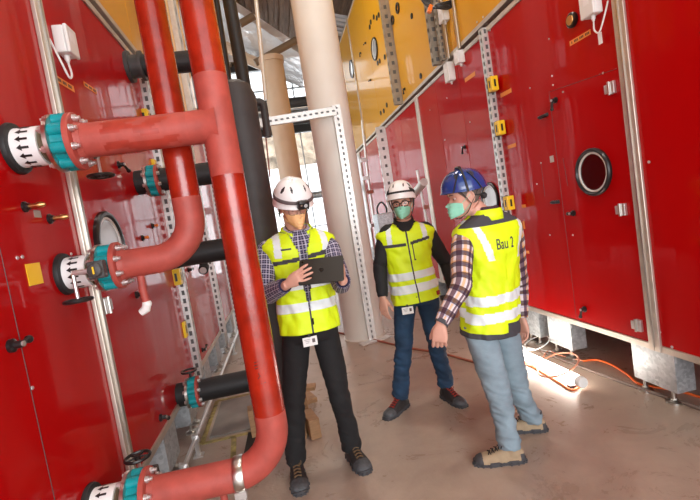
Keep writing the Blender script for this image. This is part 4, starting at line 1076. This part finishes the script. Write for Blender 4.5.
# ---- torso frame
TOR = [(-.14, .172, .125), (-.08, .174, .126), (0, .172, .125), (.10, .160, .118), (.20, .158, .115), (.32, .174, .124), (.42, .182, .122), (.48, .180, .110), (.52, .160, .098), (.55, .118, .082), (.575, .080, .070), (.60, .062, .062), (.66, .058, .060)]
class Torso:
    def __init__(s, pelvis, chest, neck, yaw0, yaw1, k=1.0):
        s.p, s.c, s.n = V(pelvis), V(chest), V(neck); s.y0, s.y1, s.k = yaw0, yaw1, k
        s.L = .58
    def frame(s, v):
        q = v/s.L
        def pos(q):
            if q < 0: return s.p + (s.c-s.p)*(q*2)
            if q > 1: return s.n + (s.n-s.c).normalized()*(q-1)*s.L
            a = s.p*(1-q)**2 + (s.c*2-(s.p+s.n)/2)*2*q*(1-q) + s.n*q*q; return a
        p = pos(q); t = (pos(q+.02)-pos(q-.02)).normalized()
        yw = math.radians(s.y0+(s.y1-s.y0)*min(1, max(0, q))); f = V((-math.sin(yw), math.cos(yw), 0)); f = (f-t*f.dot(t)).normalized(); x = f.cross(t)
        return p, x, f, t
    def pt(s, th, v, off=0, offb=None, tab=TOR, ex=.85):
        "th 0 front, +90 wearer's right"
        p, x, f, t = s.frame(v); a, b = interp(tab, v); a = a*s.k+off; b = b*s.k+(off if offb is None else offb)
        c_, s_ = math.cos(th), math.sin(th)
        lx = a*math.copysign(abs(s_)**ex, s_); ly = b*math.copysign(abs(c_)**ex, c_)
        return p + x*lx + f*ly, lx
def wr_noise(p, amp, sc=6.0, seed=0):
    q = V((p.x*sc, p.y*sc, p.z*sc*1.3))+V((seed, 0, 0)); return amp*(noise.noise(q)*1.0 + .5*noise.noise(q*2.3))
def vest(t, T, colf, z0, z1, off=.028, open_front=None, mats=('hivis', 'silver', 'charcoal'), seed=0, hem_flare=0, tab=None):
    "colf(lx, v, front)->material index or None"
    N = 176; R = int((z1-z0)/.006); P = []; LXs = []
    tab = tab or [(-.2, .195, .145), (-.1, .192, .143), (0, .186, .138), (.12, .178, .130), (.25, .178, .128), (.36, .194, .134), (.43, .218, .132), (.475, .234, .124), (.497, .226, .112), (.518, .196, .100), (.54, .150, .088), (.562, .100, .080), (.59, .082, .078), (.66, .085, .082)]
    for i in range(R+1):
        v = z0+(z1-z0)*i/R; row = []; lr = []
        for k in range(N):
            th = 2*PI*k/N-PI; w = wr_noise(V((th*.25, v, 0)), .012*(1 if v < .4 else .35), 7, seed) + .009*noise.noise(V((th*2.2+seed, v*16-th*1.5, seed)))*(1 if v < .38 else .3)
            p, lx = T.pt(th, v, off-.020+w, tab=tab); row.append(p); lr.append((lx, math.cos(th)))
        P.append(row); LXs.append(lr)
    def mf(a, b):
        v = z0+(z1-z0)*(a+.5)/R; lx, c = LXs[a][b]; return colf(lx, v, c > 0)
    o = MB().grid(P, 0, mf=mf).build('hi_vis_vest', list(mats), t, angle=80, solid=.004)
    return o
def sleeve(mb, pts, rad, seed=0, m=0, n=28, amp=.006, sub=8, wrinkle=.004, uvf=True):
    c = crom(pts, sub); L = len(c); K = len(rad)
    rr = []
    for i in range(L):
        q = i/(L-1)*(K-1); a = int(min(q, K-2)); rr.append(rad[a]+(rad[a+1]-rad[a])*(q-a))
    i0 = len(mb.v); mb.tube(c, rr, n, m=m, uvf=uvf)
    # cloth folds
    for i in range(i0, len(mb.v)):
        ring = (i-i0)//n; p = mb.v[i]; ce = c[min(ring, L-1)]; d = (p-ce)
        if d.length > 1e-4 and 0 < ring < L-1: mb.v[i] = p + d.normalized()*(wr_noise(p, amp*.8, 9, seed)+wrinkle*2.2*(.35-abs(noise.noise(V((ring*.34+seed+math.sin(2*PI*((i-i0) % n)/n)*.9, math.cos(2*PI*((i-i0) % n)/n)*.8, seed))))))
    return c
def fit_uv(mb): pass
def trousers(t, T, hips, knees, ankles, m, name='trousers', rad=(.098, .078, .066, .058, .062), seed=0, waist=.10, voxel=.009, fold=.005):
    mb = MB()
    rows = []
    for i in range(14):
        v = -.10+(waist+.10)*i/13; rows.append([T.pt(2*PI*k/48, v, .012, tab=[(-.1, .150, .110), (-.04, .170, .124), (.02, .172, .126), (.12, .160, .118)])[0] for k in range(48)])
    mb.grid(rows, 0, cap0=True, cap1=True)
    for h, kn, an in zip(hips, knees, ankles):
        h, kn, an = V(h), V(kn), V(an); mid = kn.lerp(an, .45)
        pts = [h+(h-kn).normalized()*.03, h.lerp(kn, .45), kn, mid, an]; c = crom(pts, 10); n_ = len(c)
        rr = []
        for i in range(n_):
            q = i/(n_-1)*4; a = min(3, int(q)); rr.append(rad[a]+(rad[a+1]-rad[a])*(q-a))
        mb.tube(c, rr, 32)
    kz = [(V(k), V(a)) for k, a in zip(knees, ankles)]
    def disp(p):
        d = wr_noise(p, .006, 6, seed); w_ = .25
        for kn, an in kz:
            w_ += .75*math.exp(-((p-kn).length/.16)**2)+1.1*math.exp(-((p-an).length/.17)**2)
        r1 = noise.noise(V((p.x*9+p.z*4, p.y*9-p.z*3, p.z*24+p.x*10+seed))); r2 = noise.noise(V((p.x*13-p.z*7, p.y*13, p.z*15+seed*2)))
        return d + fold*2.2*w_*(.28-abs(r1)) + fold*.9*w_*r2
    return remesh(mb, name, m, t, voxel, 3, disp=disp)
def boot(t, A, yaw, upper, sole, lace, size=1.0, toe=None, name='boot', cap=None, wk=1.0):
    "A: point on the floor under the ankle; yaw: heading"
    B = Matrix.Rotation(math.radians(yaw), 3, 'Z'); A = V((A[0], A[1], 0)); T = lambda x, y, z: A + B @ (V((y, x, z))*size)
    mb = MB(); rows = []
    for x, w, h in ((-.075, .020, .055), (-.068, .030, .075), (-.04, .036, .10), (0, .038, .115), (.035, .039, .105), (.07, .042, .085), (.11, .048, .068), (.15, .050, .060), (.18, .046, .055), (.20, .034, .047), (.212, .016, .035)):
        rows.append([T(x, wk*w*math.copysign(abs(math.cos(a))**.8, math.cos(a)), .018+(h-.018)*(max(0, math.sin(a))**.75 if math.sin(a) > 0 else 0)) for a in [2*PI*q/28 for q in range(28)]])
    mb.grid(rows, 0, cap0=True, cap1=True)
    mb.tube([T(-.012, 0, .05), T(-.014, 0, .09), T(-.016, 0, .135)], [.043*size, .042*size, .046*size], 24)
    def mfn(p):
        l = B.inverted() @ (p-A); x, z = l.y/size, l.z/size
        if toe and (x > .165 or x < -.05) and z < .06: return 1
        if toe and z > .12: return 1
        if cap and x > .135 and z < .075: return 1
        return 0
    o = remesh(mb, name, [upper, toe or cap or upper], t, .005, 2, mfn=mfn)
    k = MB(); out = []
    for q in range(40):
        a = 2*PI*q/40; c, s = math.cos(a), math.sin(a); x = .068+(.152 if c > 0 else .150)*math.copysign(abs(c)**.8, c); w = .050 if x > .08 else .043; w -= .006*math.exp(-((x-.04)/.03)**2); out.append((x, wk*w*math.copysign(abs(s)**.7, s)))
    P = [[T(x, y, z) for x, y in out] for z in (.0, .004, .022, .028)]
    k.grid(P, 0, cap0=True, cap1=True)
    for q in range(40):
        x, y = out[q]
        if q % 2 == 0: k.box(T(x, y*1.01, .007), (.012, .012, .013), 0, B)
    k.build('sole', sole, o, angle=50)
    k = MB()
    for i in range(5):
        x = .035+.020*i; z = .108-.0095*i-(.0 if i < 3 else .0); w = .022
        top = lambda xx, yy: T(xx, yy, z+.004-abs(yy)*.35)
        k.tube(crom([top(x, -w), top(x+.006, 0), top(x+.014, w)], 4), .0032*size, 6); k.tube(crom([top(x, w), top(x+.006, 0), top(x+.014, -w)], 4), .0032*size, 6)
    k.tube(crom([T(.03, 0, .118), T(.045, .03, .122), T(.05, .022, .10), T(.032, 0, .116)], 5), .0028, 6); k.tube(crom([T(.03, 0, .118), T(.045, -.03, .12), T(.055, -.024, .098), T(.032, 0, .116)], 5), .0028, 6)
    k.build('laces', lace, o)
    return o
def body(t, T, C, HB_, skin, arms, hands, legs):
    mb = MB(); head_mb(mb, C, HB_)
    nb = T.frame(.53)[0]; nk = C + HB_ @ V((0, -.028, -.07))
    mb.tube(crom([nb, nb.lerp(nk, .5), nk], 4), [.066]*2+[.058]*6+[.056], 24)
    rows = [[T.pt(2*PI*k/36, v, -.022)[0] for k in range(36)] for v in (-.1, -.04, .0, .1, .2, .3, .4, .46, .5, .53, .56, .6)]
    mb.grid(rows, 0, cap0=True, cap1=True)
    for pts, rad in arms + legs: mb.tube(crom(pts, 6), sum([[r]*1 for r in rad], []) if len(rad) == len(crom(pts, 6)) else [rad[0]+(rad[-1]-rad[0])*i/(len(crom(pts, 6))-1) for i in range(len(crom(pts, 6)))], 16)
    for h in hands: hand_mb(mb, **h)
    return remesh(mb, 'body', skin, t, .0042, 1)
def badge(t, p, yaw, label=True):
    B = Matrix.Rotation(math.radians(yaw), 3, 'Z'); p = V(p)
    o = MB().box(p, (.088, .003, .056), 0, B).build('id_badge', 'whitepl', t, smooth=False, bevel=.001)
    MB().box(p + B @ V((.022, -.0025, .003)), (.018, .001, .024), 0, B).build('badge_photo', 'greystrap', o, smooth=False)
    k = MB()
    for i in range(3): k.box(p + B @ V((-.016, -.0022, .014-.010*i)), (.036-.008*i, .001, .003), 0, B)
    k.build('badge_print', 'midgrey', o, smooth=False)
    MB().box(p + B @ V((0, 0, .036)), (.012, .004, .02), 0, B).build('badge_clip', 'blackpl', o, smooth=False)
def collar(t, T, m, r0=.066, z=.555, h=.05, openf=.7, out=.03, name='collar'):
    rows = []
    for (dv, off) in ((0, .0), (h*.5, .003), (h, .004), (h*.96, .010), (h*.45, .016), (-.004, .022)):
        row = []
        for k in range(41):
            th = openf + (2*PI-2*openf)*k/40; p, x, f, tt = T.frame(z+dv*(1-.35*math.cos(th)*(1 if math.cos(th) > 0 else .2)))
            q = p + (x*math.sin(th)*1.02 + f*(math.cos(th)*1.05))*(r0+off) + tt*(-.018*max(0, math.cos(th)))
            row.append(q)
        rows.append(row)
    return MB().grid(rows, 0, closed=False).build(name, m, t, angle=60, solid=.003)
def shirt_mb(T, off=.006, z0=.0, z1=.575, uvs=True):
    N = 64; R = 40; P = []
    for i in range(R+1):
        v = z0+(z1-z0)*i/R; P.append([T.pt(2*PI*k/N-PI, v, off)[0] for k in range(N)])
    mb = MB(); mb.grid(P, 0, uvf=lambda a, b: (b/N*1.05, z0+(z1-z0)*a/R)); return mb
# ---------------------------------------------------------------- worker with the tablet (left)
def worker_tablet():
    D = 2.74
    root = thing('person', (.05, D, 0), 'person in white helmet with headlamp, checked shirt and black trousers, holding a tablet', 'person')
    pel = at(309, 321, D+.02); chest = at(302, 272, D+.03); neck = at(296, 227.5, D)
    T = Torso(pel, chest, neck, 180+6, 180+10)
    C = at(293, 205, 2.63); HB_ = basis(180+17, -27, 2)
    sR, sL = at(266.5, 250, D-.01), at(329.5, 246, D-.01)          # wearer's right is at the viewer's left
    eR, eL = at(266, 295, 2.64), at(341, 284, 2.60)
    wR, wL = at(288, 284, 2.36), at(343, 280, 2.37)
    p_, x_ = T.frame(-.05)[:2]; hipR, hipL = p_+x_*.088, p_-x_*.088
    kR, kL = at(294, 399, D-.02), at(339, 392, D-.02)
    aR, aL = at(296, 462, 2.73), at(352, 447, 2.77)
    hb = hand_basis(at(308, 271, 2.255)-wR, (-.15, -1, .25)); hb2 = hand_basis(at(342, 262, 2.33)-wL, (1, -.4, 0))
    hands = [dict(W=wR, B=hb, curl=(10, 14, 18, 22), thumb=(0, 5), side=1, scale=.95, spread=3, thumb_dir=(.8, .35, -.75)),
             dict(W=wL, B=hb2, curl=(38, 40, 42, 44), thumb=(10, 10), side=-1, scale=.85)]
    body(root, T, C, HB_, 'skinpink', [([sR, eR, wR], (.045, .026)), ([sL, eL, wL], (.045, .026))], hands,
         [([hipR, kR, aR], (.07, .035)), ([hipL, kL, aL], (.07, .035))])
    eyes(root, C, HB_, 'skinpink', -25); mask(root, C, HB_, 'maskorange'); hair(root, C, HB_, 'hairgrey', -.04, .004)
    glasses(root, C, HB_, 'greystrap', .0014)
    helmet(root, C + HB_ @ V((0, .004, -.007)), HB_, 'helmetwhite', 'white', lamp=True, k_=1.06)
    mb = shirt_mb(T)
    sleeve(mb, [sR+V((.07, 0, .01)), sR, sR.lerp(eR, .4)+V((-.008, 0, 0)), sR.lerp(eR, .78)+V((-.010, 0, 0)), eR, eR.lerp(wR, .5), wR.lerp(eR, .12)], [.044, .054, .063, .062, .058, .050, .040], 1)
    sleeve(mb, [sL+V((-.07, 0, .01)), sL, sL.lerp(eL, .4), sL.lerp(eL, .78), eL, eL.lerp(wL, .5), wL.lerp(eL, .12)], [.044, .054, .062, .060, .056, .050, .040], 4)
    mb.build('checked_shirt', 'plaid1', root, angle=80)
    collar(root, T, 'plaid1', r0=.068, z=.545, h=.045, openf=.5, name='shirt_collar')
    MB().tube(dense([T.pt(.0, v, .012)[0] for v in (.08, .3, .42, .50)], .02), .006, 6, sy=.4).build('shirt_placket', 'plaid1', root)
    def colf(lx, v, front):
        if front:
            w = .026 + (v-.44)*.40 if v > .44 else (.024 if v > .26 else .024*(v-.09)/.17)
            if v > .09 and abs(lx) < w: return None
            if v > .09 and abs(lx) < w+.005 and v < .40: return 2
            if .462 < v < .476 and .07 < lx < .13: return 2
            if .385-lx*.10 < v < .412-lx*.10 and .030 < abs(lx) < .185: return 2
            if .385 > v > .28 and abs(lx+.06) < .005: return 2
            if v > .412 and .128 < abs(lx) < .172: return 1
            if abs(lx) < .004: return 2
        elif v > .36 and .128 < abs(lx) < .172: return 1
        if .072 < v < .125 or .205 < v < .262: return 1
        return 0
    vest(root, T, colf, -.045, .565, seed=3)
    collar(root, T, 'hivis', r0=.084, z=.54, h=.05, openf=.5, name='vest_collar')
    mbz = MB(); pz = [T.pt(0, v, .035)[0] for v in (.0, .01, .02, .03)]; mbz.tube(pz, .006, 8); mbz.build('zip_pull', 'blackpl', root)
    # trousers and the dark jacket tail
    trousers(root, T, [hipR, hipL], [kR, kL], [aR, aL], 'blacktrouser', rad=(.098, .084, .071, .065, .069), seed=2, waist=.02)
    badge(root, T.pt(.12, -.09, .04)[0] + V((.0, -.02, .012)), 6)
    p = at(332, 309, 2.57); 
    fR, fL = fl(296, 483), fl(352, 464)
    boot(root, (aR.x+.0, aR.y-.01), 180-2+4, 'boot', 'sole', 'lacebrown', 1.02, cap='toecap', wk=1.16)
    boot(root, (aL.x, aL.y-.01), 180+12, 'boot', 'sole', 'lacebrown', 1.02, cap='toecap', wk=1.16)
    return root, T
w1, T1 = worker_tablet()
# tablet
tl, tr, br, bl = at(299, 260, 2.36), at(342, 255, 2.30), at(336, 275, 2.26), at(302, 280, 2.31)
def tablet():
    x = (tr-tl); L = x.length; x.normalize(); y = (bl-tl); y = (y-x*y.dot(x)).normalized(); n = x.cross(y); c = (tl+br)/2
    if n.y > 0: n = -n
    h = (bl-tl).length*.98; h = .165; L = .245
    c = (tl+tr)/2 + y*h/2*.86 - x*.0
    y = (y*.80 + V((0, .75, -.0))*-.42).normalized(); y = (y-x*y.dot(x)).normalized(); n = x.cross(y); n = n if n.y < 0 else -n
    t = thing('tablet', c, 'dark tablet computer held in both hands by the worker on the left', 'tablet')
    def rr(w, hh, r, k=6):
        out = []
        for cx, cy, a0 in ((w/2-r, hh/2-r, 0), (-w/2+r, hh/2-r, 90), (-w/2+r, -hh/2+r, 180), (w/2-r, -hh/2+r, 270)):
            for i in range(k+1): a = math.radians(a0+90*i/k); out.append(c + x*(cx+r*math.cos(a)) + y*(cy+r*math.sin(a)))
        return out
    MB().prism([p for p in rr(L, h, .012)], -n*.008).build('case', 'tablet', t, bevel=.0015)
    MB().prism([p-n*.009 for p in rr(L-.02, h-.02, .004)], -n*.0008).build('screen', 'portglass', t)
    k = MB(); q = [c + n*.0004 + x*(.013*math.cos(a)*(1-.12*(math.sin(a) > 0.9))) - y*(.014*math.sin(a)*(1-.15*abs(math.cos(a)) if math.sin(a) < 0 else 1)) for a in [2*PI*i/28 for i in range(28)]]
    k.prism(q, n*.0006); k.prism([c+n*.0004+x*.002-y*.017, c+n*.0004+x*.008-y*.024, c+n*.0004+x*.003-y*.022], n*.0006); k.build('fruit_mark', 'tabletlogo', t, smooth=False)
    MB().lathe(c + x*(-L/2+.018) - y*(h/2-.018), n, [(0, .006), (.0015, .006)], 16).build('camera_lens', 'tabletlogo', t)
tablet()

# ---------------------------------------------------------------- worker with glasses (middle)
def worker_glasses():
    D = 3.28
    root = thing('person', (.95, D, 0), 'person in white helmet and black glasses, black sleeves under yellow vest, dark blue jeans', 'person')
    pel = at(414.5, 291, D); chest = at(408, 256, D); neck = at(403.5, 221, D)
    T = Torso(pel, chest, neck, 180-4, 180-10, k=.98)
    C = at(402, 203, 3.22); HB_ = basis(180-24, -4, -1)
    sR, sL = at(387, 232, D), at(425.5, 229, D)
    eR, eL = at(380, 267, D+.02), at(446, 263, D+.08)
    wR, wL = at(383, 298, D-.05), at(456, 296, D+.02)
    p_, x_ = T.frame(-.05)[:2]; hipR, hipL = p_+x_*.088, p_-x_*.088
    kR, kL = at(403, 355, D-.02), at(438, 351, D-.05)
    aR, aL = at(400, 396, 3.30), at(446, 384, 3.28)
    hands = [dict(W=wR, B=hand_basis(at(384, 312, D-.06)-wR, (-.8, -.6, 0)), curl=(16, 20, 24, 28), thumb=(10, 5), side=1, scale=1.0),
             dict(W=wL, B=hand_basis((.1, -.1, -1), (1, -.2, 0)), curl=(20, 22, 25, 28), side=-1)]
    body(root, T, C, HB_, 'skin', [([sR, eR, wR], (.045, .026)), ([sL, eL, wL], (.045, .026))], hands, [([hipR, kR, aR], (.07, .035)), ([hipL, kL, aL], (.07, .035))])
    eyes(root, C, HB_); mask(root, C, HB_, 'maskgreen'); hair(root, C, HB_, 'hairgrey', -.04, .004)
    glasses(root, C, HB_, 'blackpl', .0032)
    helmet(root, C + HB_ @ V((0, 0, .006)), HB_, 'helmetwhite', 'white')
    mb = shirt_mb(T)
    sleeve(mb, [sR+V((.07, 0, .01)), sR, sR.lerp(eR, .4)+V((-.006, 0, 0)), sR.lerp(eR, .78), eR, eR.lerp(wR, .5), wR.lerp(eR, .04)], [.044, .054, .062, .058, .054, .048, .038], 7)
    sleeve(mb, [sL+V((-.07, 0, .01)), sL, sL.lerp(eL, .4), sL.lerp(eL, .78), eL, eL.lerp(wL, .5), wL], [.044, .054, .063, .060, .056, .050, .040], 9)
    mb.build('black_jacket', 'blackcloth', root, angle=80)
    collar(root, T, 'blackcloth', r0=.064, z=.55, h=.065, openf=.35, name='jacket_collar')
    def colf(lx, v, front):
        if front:
            if v > .50 and abs(lx) < .03+(v-.5)*.9: return None
            if abs(lx) < .005: return 2
            if .385 < v < .410 and .02 < lx < .185: return 2
            if .385+abs(lx)*.18 < v < .410+abs(lx)*.18 and -.17 < lx < -.015: return 2
            if v > .41 and .118 < abs(lx) < .156: return 1
            if .26 < v < .40 and abs(lx+.03) < .006: return 2
        elif v > .36 and .118 < abs(lx) < .156: return 1
        if .015 < v < .080 or .115 < v < .175: return 1
        return 0
    vest(root, T, colf, -.07, .565, seed=8)
    collar(root, T, 'hivis', r0=.078, z=.53, h=.05, openf=.7, name='vest_collar')
    p, lx = T.pt(-.9, -.03, .028); MB().box(p, (.03, .012, .03), 0, Matrix.Rotation(.7, 3, 'Z')).build('vest_badge', 'lacered', root, smooth=False)
    trousers(root, T, [hipR, hipL], [kR, kL], [aR, aL], 'navyjean', rad=(.092, .080, .066, .062, .066), seed=5, fold=.008, waist=.02)
    badge(root, T.pt(.50, -.09, .04)[0]+V((0, -.01, -.015)), -6)
    boot(root, (aR.x, aR.y), 180-52, 'boot', 'sole', 'lacered', 1.0, cap='toecap', wk=1.1)
    boot(root, (aL.x, aL.y), 180+14, 'boot', 'sole', 'lacered', 1.0, cap='toecap', wk=1.1)
worker_glasses()

# ---------------------------------------------------------------- worker in the blue helmet (right, seen from behind)
def worker_blue():
    D = 2.44
    root = thing('person', (1.2, D, 0), 'person in blue helmet and green mask, checked shirt, pale jeans, seen from behind', 'person')
    pel = at(490, 315, D+.0); chest = at(489.5, 264, D-.02); neck = at(485, 210, D-.04)
    yaw = 15
    T = Torso(pel, chest, neck, yaw, yaw-2, k=.94)
    C = at(465, 196, D-.03); HB_ = basis(80, -6, 0)
    sL, sR = T.frame(.455)[0]-T.frame(.455)[1]*.185, T.frame(.455)[0]+T.frame(.455)[1]*.185
    eL = at(461, 286, 2.20); wL = at(441, 324, 2.16)
    eR = at(519, 285, 2.62); wR = at(522, 318, 2.60)
    fN, fF = V((1.13, 2.33, 0)), V((1.42, 2.60, 0))
    p_, x_ = T.frame(-.06)[:2]; hipL, hipR = p_-x_*.088, p_+x_*.088
    kL, kR = at(499, 396, D-.12), at(518, 390, D+.10)
    aL = at(510, 447, D-.13); aR = at(533, 420, D+.12)
    hands = [dict(W=wL, B=hand_basis(at(439, 346, 2.17)-wL, (-.5, -.9, .0)), curl=(30, 34, 38, 40), thumb=(12, 8), side=-1, scale=1.0),
             dict(W=wR, B=hand_basis((.02, -.05, -1), (.9, .2, 0)), curl=(20, 22, 25, 28), side=1)]
    body(root, T, C, HB_, 'skinpink', [([sR, eR, wR], (.045, .026)), ([sL, eL, wL], (.045, .026))], hands, [([hipR, kR, aR], (.07, .035)), ([hipL, kL, aL], (.07, .035))])
    eyes(root, C, HB_); mask(root, C, HB_, 'maskgreen'); hair(root, C, HB_, 'hairgrey', -.05, .005)
    helmet(root, C + HB_ @ V((0, 0, .006)), HB_, 'helmetblue', 'blue')
    mb = shirt_mb(T)
    sleeve(mb, [sL+(T.frame(.47)[1])*.07+V((0, 0, .01)), sL, sL.lerp(eL, .3), sL.lerp(eL, .72), eL, eL.lerp(wL, .5), wL.lerp(eL, .03)], [.044, .054, .063, .059, .054, .048, .038], 12, n=36)
    sleeve(mb, [sR-(T.frame(.47)[1])*.07+V((0, 0, .01)), sR, sR.lerp(eR, .3), sR.lerp(eR, .72), eR, eR.lerp(wR, .5), wR.lerp(eR, .03)], [.048, .064, .068, .062, .056, .050, .040], 14)
    mb.build('checked_shirt', 'plaid3', root, angle=80)
    collar(root, T, 'plaid3', r0=.064, z=.55, h=.05, openf=.4, name='shirt_collar')
    def colf(lx, v, front):
        if v < -.065 or (v < -.015 and not front and lx > .0): return 2
        if not front and v > .508: return 2
        cl = .082+(v-.33)*.38+(.035 if lx > 0 else 0)
        if v > .33 and abs(abs(lx)-cl) < .021: return 1
        s_ = lx*.10 if not front else 0
        if .000+s_ < v < .055+s_ or .095+s_ < v < .150+s_: return 1
        return 0
    vo = vest(root, T, colf, -.095, .565, seed=15, mats=('hivis', 'silver', 'charcoal'), off=.032)
    collar(root, T, 'hivis', r0=.080, z=.535, h=.05, openf=.6, name='vest_collar')
    trousers(root, T, [hipL, hipR], [kL, kR], [aL, aR], 'lightjean', rad=(.100, .088, .072, .064, .066), seed=11, fold=.008, waist=.0)
    # watch
    MB().lathe(wL-(wL-eL).normalized()*.012, (wL-eL), [(-.012, .036), (-.012, .039), (.012, .039), (.012, .036)], 24, caps=False).build('cuff', 'charcoal', root)
    boot(root, (aL.x, aL.y), 72, 'bootbeige', 'sole', 'laceblack', 1.02, toe='sole')
    boot(root, (aR.x, aR.y), 66, 'bootbeige', 'sole', 'laceblack', 1.02, toe='sole')
    # handwriting on the back
    cu = bpy.data.curves.new('t', 'FONT'); cu.body = 'Bau 2'; cu.size = .078; cu.extrude = .0; cu.offset = .0006; cu.resolution_u = 3
    to = bpy.data.objects.new('t', cu); COL.objects.link(to); dg = bpy.context.evaluated_depsgraph_get(); me = bpy.data.meshes.new_from_object(to.evaluated_get(dg)); bpy.data.objects.remove(to)
    vs_ = [v.co.copy() for v in me.vertices]; x0 = min(v.x for v in vs_)
    k = MB()
    import bmesh
    bm = bmesh.new(); bm.from_mesh(me); bmesh.ops.triangulate(bm, faces=bm.faces); bmesh.ops.subdivide_edges(bm, edges=bm.edges, cuts=2); 
    def onback(lx, v, o):
        a = interp([(-.2, .195, .145), (0, .186, .138), (.25, .178, .128), (.36, .190, .134), (.44, .206, .130), (.485, .206, .120), (.6, .206, .118)], v)
        s = max(-1, min(1, lx/(a[0]+o))); s_ = math.copysign(abs(s)**(1/.85), s); th = math.asin(s_); return T.pt(PI-th, v, o, tab=[(-.2, .195, .145), (0, .186, .138), (.25, .178, .128), (.36, .190, .134), (.44, .206, .130), (.485, .206, .120), (.6, .206, .118)])[0]
    k.v = [onback(-.062+(v.co.x-x0)*.78, .385+v.co.y, .016) for v in bm.verts]
    for f in bm.faces: k.f.append(tuple(v.index for v in f.verts)); k.m.append(0); k.uv.append(None)
    bm.free(); bpy.data.meshes.remove(me)
    lo = k.build('vest_lettering', 'charcoal', root, smooth=False, fix=False)
    sw = lo.modifiers.new('wrap', 'SHRINKWRAP'); sw.target = vo; sw.wrap_method = 'NEAREST_SURFACEPOINT'; sw.wrap_mode = 'ABOVE_SURFACE'; sw.offset = .0025
worker_blue()
# ================================================================== LIGHT
w = bpy.data.worlds.new('world'); scene.world = w; w.use_nodes = True
nt = w.node_tree; bg = nt.nodes['Background']; bg.inputs[0].default_value = (.93, .97, 1, 1); bg.inputs[1].default_value = 1.9
def area(name, loc, target, sx, sy, e, col=(1, 1, 1)):
    L = bpy.data.lights.new(name, 'AREA'); L.shape = 'RECTANGLE'; L.size = sx; L.size_y = sy; L.energy = e; L.color = col
    o = bpy.data.objects.new(name, L); COL.objects.link(o); o.location = loc
    o.rotation_euler = (V(target)-V(loc)).to_track_quat('-Z', 'Y').to_euler(); return o
area('side_daylight', (-8.9, 9, 3.5), (2, 6, 1), 8, 5, 200, (.95, .98, 1))
area('camera_side_fill', (.9, -3.6, 1.9), (.8, 5, 1.0), 4.5, 2.8, 210, (.98, .98, 1))  # added fill light behind the camera for the workers' fronts
sd = bpy.data.lights.new('sun', 'SUN'); sd.energy = 5; sd.angle = .01; so = bpy.data.objects.new('sun', sd); COL.objects.link(so); so.rotation_euler = V((.2, .5, -.87)).to_track_quat('-Z', 'Y').to_euler()
vs = scene.view_settings; vs.view_transform = 'Standard'; vs.look = 'None'; vs.gamma = 1; vs.exposure = 0.2; vs.use_curve_mapping = False
